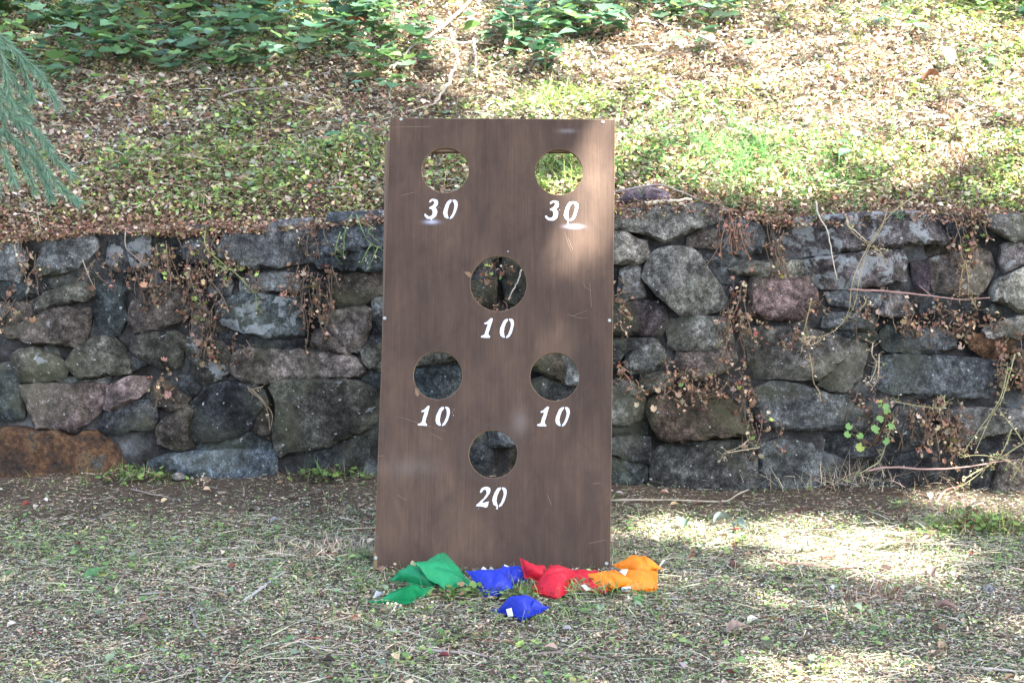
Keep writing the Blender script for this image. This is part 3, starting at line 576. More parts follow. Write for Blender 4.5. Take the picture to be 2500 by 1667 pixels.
# upright grass blades and small herbs of the lawn
r = RS(12); parts = []
x, y = lawn_points(30000, r, lambda x, y: bare(x, y) * np.clip(.35 + bumps(x, y, 50, 5), 0, 1)); n = len(x); pos = np.c_[x, y, ground_z(x, y)]
parts.append(scatter(*T_BENT, pos, np.c_[uni(r, n, .015, .05), uni(r, n, .0010, .002), uni(r, n, .01, .05)], uni(r, n, 0, 6.28), uni(r, n, .4, 1.3), uni(r, n, -1, 1), pick([GRN, GRN2, BLG, STRAW], [4, 3, 2, 1], n, r)))
nc = 1700; cx_, cy_ = lawn_points(nc, r, lambda x, y: np.maximum(bare(x, y), .3) * np.clip(.25 + 1.2 * bumps(x, y, 51, 4), 0.05, 1))
for (tpl, k, s0, s1, hh) in ((T_LOBE, 3, .010, .024, .03), (T_OVATE, 5, .009, .020, .035)):
    m_ = RS(60 + k).uniform(0, 1, len(cx_)) < .5
    X0 = np.repeat(cx_[m_], k); Y0 = np.repeat(cy_[m_], k); n = len(X0); ya = uni(r, n, 0, 6.28); d_ = uni(r, n, 0, .022)
    X0 = X0 + np.cos(ya) * d_; Y0 = Y0 + np.sin(ya) * d_; pos = np.c_[X0, Y0, ground_z(X0, Y0) + uni(r, n, .006, hh)]; s_ = uni(r, n, s0, s1)
    parts.append(scatter(*tpl, pos, np.c_[s_, s_, s_], ya, uni(r, n, -.2, .3), uni(r, n, -.4, .4), pick([GRN, GRN2, YGR, BLG], [4, 4, 1, 2], n, r)))
stuff('lawn_weeds', parts, M['leaf'])

# small herb clumps standing in the lawn
r = RS(13); cx_, cy_ = lawn_points(1500, r, lambda x, y: bare(x, y) * np.clip(.2 + bumps(x, y, 52, 5), .03, 1)); nc_ = len(cx_); k = 22; kind_ = r.choice(4, nc_, p=[.2, .35, .25, .2])
pal = A_([BRN, GRN, GRN2, TAN])[kind_] * (1 + .2 * r.randn(nc_, 1)).clip(.5, 1.5); X0 = np.repeat(cx_, k); Y0 = np.repeat(cy_, k); n = len(X0); ya = uni(r, n, 0, 6.28); rr_ = np.repeat(uni(r, nc_, .012, .035), k) * np.sqrt(r.uniform(0, 1, n))
px_ = X0 + np.cos(ya) * rr_; py_ = Y0 + np.sin(ya) * rr_; s_ = uni(r, n, .004, .011); kc = np.clip(np.repeat(pal, k, 0) * (1 + .25 * r.randn(n, 1)), .01, .8)
stuff('lawn_herbs', [scatter(*T_FLAKE, np.c_[px_, py_, ground_z(px_, py_) + uni(r, n, .004, .028)], np.c_[s_, s_ * uni(r, n, .5, 1), s_], uni(r, n, 0, 6.28), uni(r, n, -.3, .9), uni(r, n, -.9, .9), kc)], M['litter'])

# bank cover
def bank_points(n, r, dens=None, d1=3.2):
    x = uni(r, n, -4.2, 4.2); d = uni(r, n, 0.02, 1, ) ** .85 * d1; y = wall_y(x, .85) + d
    keep = np.abs(x) < 1.5 + .33 * (y + 4.41)
    if dens is not None: keep &= r.uniform(0, 1, n) < dens(x, y, d)
    return x[keep], y[keep]
def up_bank(x, y): return np.clip((y - (1.0 + .95)) / .35, 0, 1)
def leafy(x, y, d):      # where the big leaved creeper grows: upper left, top middle, some at the top right
    a = np.clip((y - 1.85) / .3, 0, 1) * np.clip((-x - .25) / .25, 0, 1)
    b = np.clip((y - 2.0) / .3, 0, 1) * np.exp(-((x - .15) / .55) ** 2) * 1.0
    c_ = np.clip((y - 2.25) / .3, 0, 1) * .75
    return np.clip(np.maximum(np.maximum(a, b), c_) * (.60 + 1.3 * bumps(x, y, 71, 5.5)), .0, 1)
HS = .38
r = RS(21); parts = []
x, y = bank_points(230000, r); n = len(x); pos = np.c_[x, y, hill_z(x, y) + uni(r, n, 0, .015)]
colr = pick([STRAW, STRAW2, GREY, BRN, DBR, TAN, ORG, PNK], [8, 6, 6, 2, 1, 7, 1.5, 1], n, r)
parts.append(scatter(*T_BLADE, pos, np.c_[uni(r, n, .012, .05), uni(r, n, .0011, .003), uni(r, n, .005, .03)], uni(r, n, 0, 6.28), uni(r, n, -.25, .6), uni(r, n, -1, 1), colr))
def green_bank(x, y):
    d = y - wall_y(x, .85)
    g = bumps(x, y, 73, 4) * .9
    g = g + .35 * np.exp(-((d - .35) / .25) ** 2) * (x > -1.9) + .25 * (x > .4) * (d < .9)
    g = g - .40 * ((x < -.3) & (d > .5) & (d < 1.1)) - .08
    return g
x, y = bank_points(290000, r); n = len(x); pos = np.c_[x, y, hill_z(x, y) + uni(r, n, 0, .03)]
gb = green_bank(x, y)[:, None]
g_ = pick([GRN, GRN2, YGR, BLG], [4, 4, 2.5, 1.5], n, r); b_ = pick([BRN, TAN, STRAW2, DBR, ORG, GREY, PNK], [2.5, 7, 6, 1.5, 2.5, 6, 2], n, r)
colr = np.where(gb + r.randn(n, 1) * .55 > .22, g_, b_); s_ = .006 + .022 * r.uniform(0, 1, n) ** 2.2
parts.append(scatter(*T_FLAKE, pos, np.c_[s_, s_ * uni(r, n, .5, 1), s_], uni(r, n, 0, 6.28), uni(r, n, -.3, .9), uni(r, n, -.9, .9), colr))
x, y = bank_points(9000, r); n = len(x); pos = np.c_[x, y, hill_z(x, y) + uni(r, n, .004, .03)]
parts.append(scatter(*T_BENT, pos, np.c_[uni(r, n, .05, .16), uni(r, n, .0015, .0035), uni(r, n, .0, .08)], uni(r, n, 0, 6.28), uni(r, n, -.1, .35), uni(r, n, -1.5, 1.5), pick([STRAW, STRAW2, GREY, DBR, BRN], [4, 5, 5, 3, 3], n, r)))
x, y = bank_points(1500, r, lambda x, y, d: np.clip(.3 + bumps(x, y, 75, 5), .03, 1)); n = len(x); s_ = uni(r, n, .02, .055); pos = np.c_[x, y, hill_z(x, y) + uni(r, n, .01, .035)]
parts.append(scatter(*T_OVATE, pos, np.c_[s_, s_ * uni(r, n, .5, 1), s_ * 2], uni(r, n, 0, 6.28), uni(r, n, -.5, .5), uni(r, n, -.7, .7), pick([BRN, TAN, GREY, ORG, DBR], [4, 4, 3, 2, 3], n, r)))
for kx in range(170):      # broken sticks lying about
    bx, by = bank_points(1, r)
    if not len(bx): continue
    a = r.uniform(-.7, .7) if r.rand() < .7 else r.uniform(0, 3.1); L = r.uniform(.06, .30); rad = r.uniform(.0018, .0048); q = []
    for t in np.linspace(-.5, .5, 6):
        X1, Y1 = bx[0] + math.cos(a) * L * t + r.uniform(-.006, .006), by[0] + math.sin(a) * L * t; q.append((X1, max(Y1, float(wall_y(X1, .85)) + .03), float(hill_z(X1, Y1)) + .02 + r.uniform(0, .012)))
    V, F = tube(q, [rad * (1 - .1 * i) for i in range(6)], 5, .15, cap=False); V = A_([tuple(v) for v in V]); F = A_(F); F = np.concatenate([F[:, [0, 1, 2]], F[:, [0, 2, 3]]])
    parts.append((V, F, np.repeat(pick([(.20, .17, .14), (.30, .26, .22), (.12, .09, .07)], [3, 2, 2], 1, r), len(V), 0)))
stuff('bank_litter', parts, M['litter'])
# litter thick along the crest, and standing clumps of dried and green herbs all over the bank
r = RS(25); parts = []
n = 60000; x = uni(r, n, -3, 3); y = wall_y(x, .85) + uni(r, n, .03, .55); s_ = .006 + .018 * r.uniform(0, 1, n) ** 2; pos = np.c_[x, y, hill_z(x, y) + uni(r, n, .0, .03)]
parts.append(scatter(*T_FLAKE, pos, np.c_[s_, s_ * uni(r, n, .5, 1), s_], uni(r, n, 0, 6.28), uni(r, n, -.3, 1.0), uni(r, n, -.9, .9), np.where((bumps(x, y, 84, 5) + .4 * r.randn(n))[:, None] > .1, pick([GRN2, YGR, GRN, TAN], [3, 3, 2, 1], n, r), pick([TAN, STRAW2, ORG, BRN, PNK], [4, 3, 3, 3, 2], n, r))))
cx_, cy_ = bank_points(2600, r, lambda x, y, d: np.clip(.35 + bumps(x, y, 76, 5), .04, 1)); nc_ = len(cx_); k = 34
kind_ = r.choice(4, nc_, p=[.34, .22, .26, .18]); pal = A_([ORG, BRN, YGR, GRN2])[kind_] * (1 + .2 * r.randn(nc_, 1)).clip(.5, 1.5); hc_ = uni(r, nc_, .025, .085); rc_ = uni(r, nc_, .015, .05)
X0 = np.repeat(cx_, k); Y0 = np.repeat(cy_, k); n = len(X0); H0 = np.repeat(hc_, k); R0_ = np.repeat(rc_, k); ya = uni(r, n, 0, 6.28); rr_ = R0_ * np.sqrt(r.uniform(0, 1, n)); px_ = X0 + np.cos(ya) * rr_; py_ = np.maximum(Y0 + np.sin(ya) * rr_, wall_y(X0, .85) + .01)
up_ = H0 * (1 - (rr_ / R0_) ** 2 * .6); pos = np.c_[px_, py_, hill_z(px_, py_) + up_ * uni(r, n, .2, 1)]; s_ = uni(r, n, .006, .017); kc = np.clip(np.repeat(pal, k, 0) * (1 + .25 * r.randn(n, 1)), .01, .8)
parts.append(scatter(*T_FLAKE, pos, np.c_[s_, s_ * uni(r, n, .5, 1), s_], uni(r, n, 0, 6.28), uni(r, n, -.5, 1.0), uni(r, n, -1, 1), kc))
sel = r.uniform(0, 1, n) < .35; m_ = int(sel.sum()); parts.append(scatter(*T_BLADE, np.c_[px_[sel], py_[sel], hill_z(px_[sel], py_[sel])], np.c_[H0[sel] * uni(r, m_, .7, 1.3), np.full(m_, .0013), np.full(m_, .006)], uni(r, m_, 0, 6.28), uni(r, m_, .8, 1.5), uni(r, m_, -1, 1), pick([TAN, BRN, STRAW2, GRN], [3, 3, 3, 2], m_, r)))
stuff('bank_herbs', parts, M['litter'])
# low lobed weeds of the bank
r = RS(22); parts = []
cx_, cy_ = bank_points(14000, r, lambda x, y, d: np.clip(.12 + 1.4 * green_bank(x, y) + .5 * bumps(x, y, 77, 9), .03, 1))
k = 4; X0 = np.repeat(cx_, k); Y0 = np.repeat(cy_, k); n = len(X0); ya = uni(r, n, 0, 6.28); d_ = uni(r, n, 0, .035)
X0 = X0 + np.cos(ya) * d_; Y0 = np.maximum(Y0 + np.sin(ya) * d_, wall_y(X0, .85) + .01); pos = np.c_[X0, Y0, hill_z(X0, Y0) + uni(r, n, .012, .055)]; s_ = uni(r, n, .012, .030)
parts.append(scatter(*T_LOBE, pos, np.c_[s_, s_, s_], ya, uni(r, n, -.3, .4), uni(r, n, -.5, .5), pick([GRN, GRN2, YGR, BLG, ORG], [4, 4, 3, 1, .8], n, r)))
stuff('bank_weeds', parts, M['leaf'])
# larger leaved creeper high on the bank
r = RS(23); parts = []
cx_, cy_ = bank_points(6500, r, leafy, 3.6)
for tpl, k, sc in ((T_OVATE, 6, 1.0), (T_LOBE, 5, 1.1)):
    m_ = RS(k).uniform(0, 1, len(cx_)) < .5; hb = np.repeat(uni(r, m_.sum(), .05, .20), k)
    X0 = np.repeat(cx_[m_], k); Y0 = np.repeat(cy_[m_], k); n = len(X0); ya = uni(r, n, 0, 6.28); d_ = uni(r, n, 0.01, .06)
    X0 = X0 + np.cos(ya) * d_; Y0 = Y0 + np.sin(ya) * d_; pos = np.c_[X0, Y0, hill_z(X0, Y0) + hb * uni(r, n, .5, 1.1)]; s_ = uni(r, n, .03, .08) * sc
    parts.append(scatter(*tpl, pos, np.c_[s_, s_, s_], ya, uni(r, n, -.35, .25), uni(r, n, -.4, .4), pick([(.14, .26, .11), (.11, .22, .12), (.20, .34, .11), (.16, .28, .18)], [3, 3, 2, 2], n, r)))
stuff('creeper_leaves', parts, M['leaf'])
# brown dried mat spilling over the wall's edge
r = RS(24); n = 80000; x = uni(r, n, -2.7, 2.7); d = -.095 + r.exponential(.07, n).clip(0, .35); keep = (bumps(x, x * 0, 81, 6) > -.9) & (r.uniform(0, 1, n) < np.clip(.55 + .6 * bumps(x, x * .3, 82, 9), .12, 1))
gap = np.interp(x, TX, TZ); x, d = x[keep], d[keep]; n = len(x); y = wall_y(x, .85) + .03 + d
z = np.interp(x, TX, TZ) + np.where(d < 0, d * .25, 0) + np.maximum(d - 0, 0) * .42 + uni(r, n, -.012, .04) * (.5 + np.clip(bumps(x, d, 83, 14), -.3, 1)); s_ = uni(r, n, .006, .018)
stuff('dried_edge_litter', [scatter(*T_FLAKE, np.c_[x, y, z], np.c_[s_, s_ * uni(r, n, .4, .9), s_], uni(r, n, 0, 6.28), uni(r, n, -.9, .9), uni(r, n, -1, 1),
      pick([ORG, PNK, TAN, BRN, RED, YGR, DBR], [4, 3, 2, 4, .5, .8, 2], n, r))], M['litter'])

# ------------------------------------------------------------------ trees: the shade over the place
# gaps in the foliage, given by where the light coming through them lands: (x, y, z) ends of a streak, radius, openness
def LP(kind, a, b, rad, op):
    f = {'h': at_hill, 'g': at_z, 'b': at_board, 'w': at_wall}[kind]; return (kind, f(*a), f(*b), rad, op)
GAPS = [LP('h', (1500, 200), (2500, 130), .20, .95), LP('h', (1800, 230), (2520, 300), .17, .95), LP('h', (1900, 60), (2520, 40), .13, .7),
        LP('h', (1560, 30), (1780, 60), .12, .85), LP('h', (1040, 10), (1110, 170), .17, .95), LP('h', (900, 40), (1080, 80), .15, .9), LP('h', (700, 20), (800, 30), .10, .7), LP('h', (1350, 20), (1420, 60), .08, .7),
        LP('h', (900, 130), (1060, 170), .09, .7), LP('h', (1250, 245), (1700, 270), .10, .9), LP('h', (1520, 330), (1640, 420), .11, .6),
        LP('h', (2300, 380), (2500, 430), .13, .8), LP('h', (1850, 470), (2500, 500), .06, .6), LP('h', (1560, 470), (1900, 500), .07, .45),
        LP('h', (640, 130), (720, 160), .05, .7), LP('h', (540, 60), (620, 90), .06, .6), LP('h', (350, 20), (420, 30), .06, .4), LP('h', (760, 230), (900, 260), .07, .45),
        LP('h', (1000, 400), (1140, 430), .10, .4), LP('h', (600, 370), (860, 400), .06, .3), LP('h', (430, 215), (520, 225), .04, .5), LP('h', (60, 15), (120, 20), .04, .5),
        LP('g', (1620, 1270), (1850, 1290), .07, .75), LP('g', (1760, 1310), (2130, 1350), .10, .95), LP('g', (1950, 1290), (2200, 1330), .06, .8),
        LP('g', (2420, 1215), (2560, 1240), .10, .95), LP('g', (1560, 1340), (1700, 1420), .10, .5), LP('g', (1900, 1662), (2300, 1668), .06, .85),
        LP('g', (100, 1660), (900, 1670), .10, .30), LP('g', (1600, 1260), (2100, 1260), .05, .5), LP('g', (1560, 1330), (1800, 1340), .07, .6), LP('g', (2200, 1420), (2500, 1480), .12, .25),
        LP('g', (1500, 1250), (1560, 1290), .08, .45),
        LP('b', (1515, 270), (1460, 480), .085, .97), LP('h', (1500, 250), (1560, 420), .12, .8), LP('b', (1450, 420), (1400, 680), .045, .95), LP('b', (1375, 640), (1320, 850), .035, .95),
        LP('b', (1330, 960), (1240, 1080), .03, .6), LP('b', (1240, 1100), (1190, 1380), .03, .45), LP('b', (1180, 300), (1150, 900), .05, .06),
        LP('w', (1480, 610), (1720, 620), .04, .5), LP('w', (1500, 530), (1700, 520), .03, .35), LP('w', (2440, 650), (2520, 720), .05, .5),
        LP('w', (2400, 810), (2520, 920), .05, .8), LP('w', (2430, 980), (2520, 1000), .04, .9), LP('w', (1560, 870), (1600, 900), .03, .3), LP('w', (1500, 940), (1560, 960), .03, .3)]
def landing(P):
    """where the sun ray through each point comes down, and on what"""
    D = -np.array(SD); n = len(P); best = np.full(n, 1e9); kind = np.full(n, '-')
    def take(t, ok, k):
        m_ = ok & (t > 0) & (t < best); best[m_] = t[m_]; kind[m_] = k
    b = np.array(BN); t = -(P @ b) / (D @ b); Q = P + D * t[:, None]; take(t, (np.abs(Q[:, 0] + .05) < .32) & (Q[:, 2] > 0) & (Q[:, 2] < 1.16), 'b')
    wn = np.array(WN); t = -((P - np.array(WP)) @ wn) / (D @ wn); Q = P + D * t[:, None]; take(t, (Q[:, 2] > 0) & (Q[:, 2] < np.interp(Q[:, 0], TX, TZ)), 'w')
    t = -P[:, 2] / D[2]; Q = P + D * t[:, None]; take(t, Q[:, 1] < 1.0, 'g')
    hn = np.array((0, -.42, 1.0)); t = -((P - np.array((0, 1.0, .865))) @ hn) / (D @ hn); Q = P + D * t[:, None]; take(t, Q[:, 1] >= 1.0, 'h')
    return P + D * np.where(best < 1e8, best, 0)[:, None], kind
crowns = [((3.4, -3.2, 9.6), (2.9, 2.7, 1.7), (1.6, -8.4), 'tall broadleaf tree standing right behind the photographer, its leafy crown shading the lawn'),
          ((6.6, -4.6, 10.2), (2.9, 2.8, 1.8), (7.4, -5.6), 'broadleaf tree farther right of the lawn, beyond the frame'),
          ((3.2, -7.2, 9.8), (3.0, 2.8, 1.8), (3.8, -8.4), 'broadleaf tree behind the photographer with a wide leafy crown'),
          ((6.4, -.9, 10.0), (2.8, 2.7, 1.7), (7.9, -1.6), 'broadleaf tree in line with the wall at far right, outside the frame'),
          ((.2, -4.6, 9.4), (2.4, 2.5, 1.3), (-3.6, -6.2), 'leaning broadleaf tree left of the lawn reaching over it, outside the frame')]
r = RS(91)
for ci, (cc, rad, base, lab) in enumerate(crowns):
    t = tag(empty('broadleaf_tree', (base[0], base[1], 0)), lab, 'tree')
    n = 15000; u = r.randn(n, 3); u /= np.linalg.norm(u, axis=1)[:, None]; q = u * (r.uniform(0, 1, n) ** .4)[:, None]
    P = np.array(cc) + q * np.array(rad); P[:, 2] += .35 * bumps(P[:, 0], P[:, 1], ci, 2)
    L, kd = landing(P); D_ = -np.array(SD); Lb = P - D_ * ((P @ np.array(BN)) / (D_ @ np.array(BN)))[:, None]; rnd = r.uniform(0, 1, n)
    # the foliage is thinner towards the right and over the lawn, closed over the wall and the left of the bank
    hol = np.clip((bumps(L[:, 0], L[:, 1] + L[:, 2], 200, 6.5) - .05) * 2.2, 0, 1)
    base_open = np.where(kd == 'g', .40 + .16 * hol + .1 * np.clip(L[:, 0], 0, 1), np.where(kd == 'h', .22 + (.55 * hol + .52) * np.clip(.40 + L[:, 0] * .75, .10, 1), np.where(kd == 'w', .24, .12)))
    keep = r.uniform(0, 1, n) > base_open
    for k, a, b, rd, op in GAPS:
        Q = Lb if k == 'b' else L
        a, b = np.array(a), np.array(b); d = b - a; tt = np.clip(((Q - a) @ d) / max(d @ d, 1e-9), 0, 1)
        ds = np.linalg.norm(Q - (a + tt[:, None] * d), axis=1); rd = rd * (2.6 if k == 'h' and a[0] > .3 else 2.0 if k == 'g' and a[0] > .3 else 1.8 if k == 'h' else 1.5 if k == 'g' else 1.15) + .07; o_ = op * np.clip(1.9 - (ds / rd) ** 2 * 1.2, 0, 1); keep &= ~(((kd == k) | (k == 'b')) & (rnd < o_))
    P = P[keep]; n = len(P); s_ = uni(r, n, .12, .18)
    V, F, K = scatter(*T_OVATE, P, np.c_[s_, s_, s_], uni(r, n, 0, 6.28), uni(r, n, -.6, .6), uni(r, n, -.6, .6), pick([(.07, .12, .04), (.05, .10, .035)], [1, 1], n, r))
    cr = link('crown', fast_mesh('crown', V - np.array((base[0], base[1], 0)), F, K), M['leaf'], smooth=False); cr.parent = t
    mb = MB(); top = Vector(cc); b0 = Vector((base[0], base[1], -.2))
    mb.tube(smooth_path([b0, b0 + Vector((.05, 0, 3)), b0.lerp(top, .55) + Vector((0, 0, 2)), top], 14), [.20 - .011 * i for i in range(15)], (.1, .08, .06), 10, .06)
    for k in range(7):
        a = k * .9 + ci; e = top + Vector((math.cos(a) * rad[0] * .8, math.sin(a) * rad[1] * .8, random.uniform(-.3, .6))); s0 = b0.lerp(top, random.uniform(.7, .95)) + Vector((0, 0, .3))
        mb.tube(smooth_path([s0, s0.lerp(e, .5) + Vector((0, 0, .2)), e], 7), [.035 - .004 * i for i in range(8)], (.1, .08, .06), 6)
    tr = mb.build('trunk', M['bark']); tr.parent = t; tr.location = (-base[0], -base[1], 0)

# conifer at the left edge: its lowest bough hangs into the picture
con = tag(empty('conifer_tree', (-2.95, 1.75, float(hill_z(-2.95, 1.75)))), 'conifer at the left edge whose soft blue green bough hangs over the bank', 'tree')
mb = MB(); c0 = con.location.copy()
mb.tube([c0 + Vector((0, 0, -.2)), c0 + Vector((.02, 0, 2)), c0 + Vector((0, .03, 7))], [.16, .13, .05], (.1, .07, .05), 10, .05)
mb.build('trunk', M['bark'], con)
def cz(x, y, yd):    # left-hand bough drawn at its distance yd
    d = ray(x * .319, y * .319); return CAM + d * ((yd - CAM.y) / d.y)
stems = [([(-420, 100), (-60, 240), (120, 400), (260, 520), (360, 660), (440, 800)], .62, 0), ([(-60, 240), (60, 520), (190, 760)], .66, 0), ([(-300, 420), (-60, 660), (60, 850), (250, 980), (380, 1120)], .6, 0),
         ([(60, 850), (220, 1060), (380, 1330), (480, 1450), (590, 1540)], .62, 0), ([(-300, 560), (-60, 950), (120, 1080), (250, 1200), (340, 1360), (380, 1500)], .64, 0), ([(-60, 950), (40, 1200), (110, 1400)], .62, 0),
         ([(120, 1080), (190, 1260), (260, 1440)], .66, 0), ([(-60, 240), (20, 480), (60, 660), (120, 900)], .6, 0), ([(250, 980), (400, 1180), (540, 1330)], .63, 0), ([(120, 400), (210, 600), (240, 740)], .66, 0),
         ([(-300, 300), (-120, 520), (-20, 760), (40, 1000)], .63, 0), ([(-300, 700), (-140, 1000), (-60, 1250), (-20, 1450)], .65, 0), ([(-200, 460), (30, 720), (150, 820), (220, 900)], .64, 0)]
bough = link('bough', mesh('bough', *tube(smooth_path([c0 + Vector((0, 0, 1.15)), c0 + Vector((.4, -.5, 1.0)), cz(-420, 100, .62), cz(-60, 240, .62)], 14), [.03 - .0018 * i for i in range(15)])), M['bark'], con)
r = RS(95); sb = MB(); np_, ny_, npi, nl = [], [], [], []
for pts, yd, _ in stems:
    path = smooth_path([cz(x, y, yd) for x, y in pts], 26); sb.tube(path, [.0035 - .0001 * i for i in range(27)], (.12, .10, .06), 5)
    L = sum((path[i + 1] - path[i]).length for i in range(26)); cnt = int(L * 2600)
    for k in range(cnt):
        t = r.uniform(0, 25.99); i = int(t); p = path[i].lerp(path[i + 1], t - i); dr = (path[i + 1] - path[i]).normalized()
        off = Vector(r.randn(3)) * .62; v = (dr + off.normalized() * .75 + Vector((0, 0, -.16))).normalized(); np_.append(p); ny_.append(math.atan2(v.y, v.x)); npi.append(math.asin(max(-1, min(1, v.z)))); nl.append(r.uniform(.022, .042))
n = len(np_); V, F, K = scatter(*T_BLADE, np.array([tuple(p) for p in np_]), np.c_[nl, np.full(n, .0016), np.full(n, .006)], np.array(ny_), np.array(npi), uni(r, n, -1.5, 1.5),
                      pick([(.22, .40, .28), (.17, .32, .22), (.30, .42, .26), (.22, .24, .13)], [5, 4, 2, 1], n, r))
nb = fast_mesh('needles', V, F, K); o = link('needles', nb, M['leaf'], con, False); o['kind'] = 'stuff'
sb.build('twig_stems', M['twig'], con)

# ------------------------------------------------------------------ the game board
board = tag(empty('toss_game_board', (0, 0, 0)), 'tall dark stained plywood bean bag toss board with six round holes and stencilled scores', 'game board')
BY = Vector((0, math.sin(LEAN), math.cos(LEAN)))
board.matrix_world = Matrix(((1, BY.x, BN.x, 0), (0, BY.y, BN.y, 0), (0, BY.z, BN.z, 0), (0, 0, 0, 1)))
def b2(px, py): p = at_board(px, py); return (p.x, p.dot(BY))
def wood_material():
    m = mat('stained_plywood', (.1, .07, .05), .55, spec=.14); l = m.node_tree.links; b = m.node_tree.nodes['Principled BSDF']
    tc = nd(m, 'ShaderNodeTexCoord').outputs['Object']
    def stretched(sx, sy):
        mp = nd(m, 'ShaderNodeMapping'); l.new(tc, mp.inputs[0]); mp.inputs['Scale'].default_value = (sx, sy, 1); return mp.outputs[0]
    g1 = noise(m, stretched(260, 7), 1, 4, .6); g2 = noise(m, stretched(48, 1.6), 1, 5, .6, .5); g3 = noise(m, stretched(5.5, 2.6), 1, 5, .6, .4); g4 = noise(m, stretched(15, 7), 1, 6, .65, .6)
    c = ramp(m, g3, [(.3, (.038, .0245, .0185)), (.5, (.058, .0375, .0270)), (.7, (.084, .054, .038))])
    c = mixc(m, 1.0, c, ramp(m, g2, [(.3, W3(.88)), (.5, W3(1.0)), (.7, W3(1.12))]), 'MULTIPLY')
    c = mixc(m, 1.0, c, ramp(m, g1, [(.35, W3(.87)), (.5, W3(1.0)), (.65, W3(1.10))]), 'MULTIPLY')
    c = mixc(m, 1.0, c, ramp(m, g4, [(.3, W3(.74)), (.5, W3(1.0)), (.7, W3(1.22))]), 'MULTIPLY')
    sx = nd(m, 'ShaderNodeSeparateXYZ'); l.new(tc, sx.inputs[0])
    def blob(px, py, a, bb, col, amt, ring=None):
        global_c = b2(px, py)
        dx = math_(m, 'DIVIDE', math_(m, 'SUBTRACT', sx.outputs[0], global_c[0]), a); dy = math_(m, 'DIVIDE', math_(m, 'SUBTRACT', sx.outputs[1], global_c[1]), bb)
        r2 = math_(m, 'ADD', math_(m, 'MULTIPLY', dx, dx), math_(m, 'MULTIPLY', dy, dy))
        if ring is not None:
            q = math_(m, 'SUBTRACT', math_(m, 'SQRT', r2), 1.0); r2 = math_(m, 'MULTIPLY', math_(m, 'MULTIPLY', q, q), ring)
        e = math_(m, 'MULTIPLY', math_(m, 'POWER', 2.718, math_(m, 'MULTIPLY', r2, -1.0)), amt, clamp=True)
        e = math_(m, 'MULTIPLY', e, math_(m, 'ADD', g4, .45), clamp=True)
        return mixc(m, e, c, col)
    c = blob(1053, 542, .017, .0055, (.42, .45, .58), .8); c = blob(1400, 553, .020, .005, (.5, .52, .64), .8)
    c = blob(1196, 1104, .074, .074, (.055, .04, .035), .55, 120)
    c = blob(1385, 320, .022, .006, (.35, .35, .37), .25); c = blob(1270, 1030, .02, .03, (.22, .20, .19), .3); c = blob(1000, 1140, .07, .025, (.15, .135, .12), .3)
    l.new(c, b.inputs['Base Color'])
    bp = nd(m, 'ShaderNodeBump'); bp.inputs['Strength'].default_value = .5; bp.inputs['Distance'].default_value = .0006
    l.new(g1, bp.inputs['Height']); l.new(bp.outputs[0], b.inputs['Normal']); l.new(ramp(m, g4, [(.3, W3(.42)), (.7, W3(.62))]), b.inputs['Roughness'])
    return m
wood = wood_material(); ply = mat('raw_ply_edge', (.17, .115, .065), .8, bump=(400, .8, .002)); lumber = mat('batten_timber', (.16, .11, .08), .8, bump=(90, .6, .004))
TH = .011
outer = [b2(953, 288), b2(1502, 292), b2(1490, 1394.5), b2(912.5, 1390)]
outer = outer[::-1]     # counter-clockwise seen from the front
holes = [(1087, 415.7, 57.3), (1365, 420, 58), (1217, 692, 69), (1069, 916, 59.5), (1354, 919, 59.5), (1204, 1108, 59)]
hc = [(b2(x, y), (Vector(b2(x + q, y)) - Vector(b2(x - q, y))).length / 2) for x, y, q in holes]
me = bpy.data.meshes.new('panel'); bm = bmesh.new(); SEG = 56; CH = .0012
def ringpts(c, rr): return [(c[0] + rr * math.cos(6.28318530718 * k / SEG), c[1] + rr * math.sin(6.28318530718 * k / SEG)) for k in range(SEG)]
def inset(poly, d):
    cx = sum(p[0] for p in poly) / 4; cy = sum(p[1] for p in poly) / 4; return [(p[0] - math.copysign(d, p[0] - cx), p[1] - math.copysign(d, p[1] - cy)) for p in poly]
front = [inset(outer, CH)] + [ringpts(c, rr + CH) for c, rr in hc]; midl = [outer] + [ringpts(c, rr) for c, rr in hc]
tri = geometry.tessellate_polygon([[Vector((x, y, 0)) for x, y in lp] for lp in front]); 
def addring(lps, z): return [[bm.verts.new((x, y, z)) for x, y in lp] for lp in lps]
vf = addring(front, 0); vm = addring(midl, -CH); vb = addring(midl, -TH)
flatf = [v for lp in vf for v in lp]; flatb = [v for lp in vb for v in lp]
for a, b, c in tri:
    f = bm.faces.new((flatf[a], flatf[b], flatf[c])); f.material_index = 0
    f = bm.faces.new((flatb[c], flatb[b], flatb[a])); f.material_index = 0
for A1, B1 in ((vf, vm), (vm, vb)):
    for la, lb in zip(A1, B1):
        for k in range(len(la)):
            k2 = (k + 1) % len(la); f = bm.faces.new((la[k], la[k2], lb[k2], lb[k])); f.material_index = 1
bmesh.ops.recalc_face_normals(bm, faces=bm.faces); bm.to_mesh(me); bm.free()
me.materials.append(wood); me.materials.append(ply)
def child(name, me, m=None, parent=board, smooth=False, loc=None):
    o = bpy.data.objects.new(name, me); C.objects.link(o)
    if m: me.materials.append(m)
    if smooth: me.polygons.foreach_set('use_smooth', np.ones(len(me.polygons), bool))
    o.parent = parent
    if loc: o.location = loc
    return o
child('panel', me)
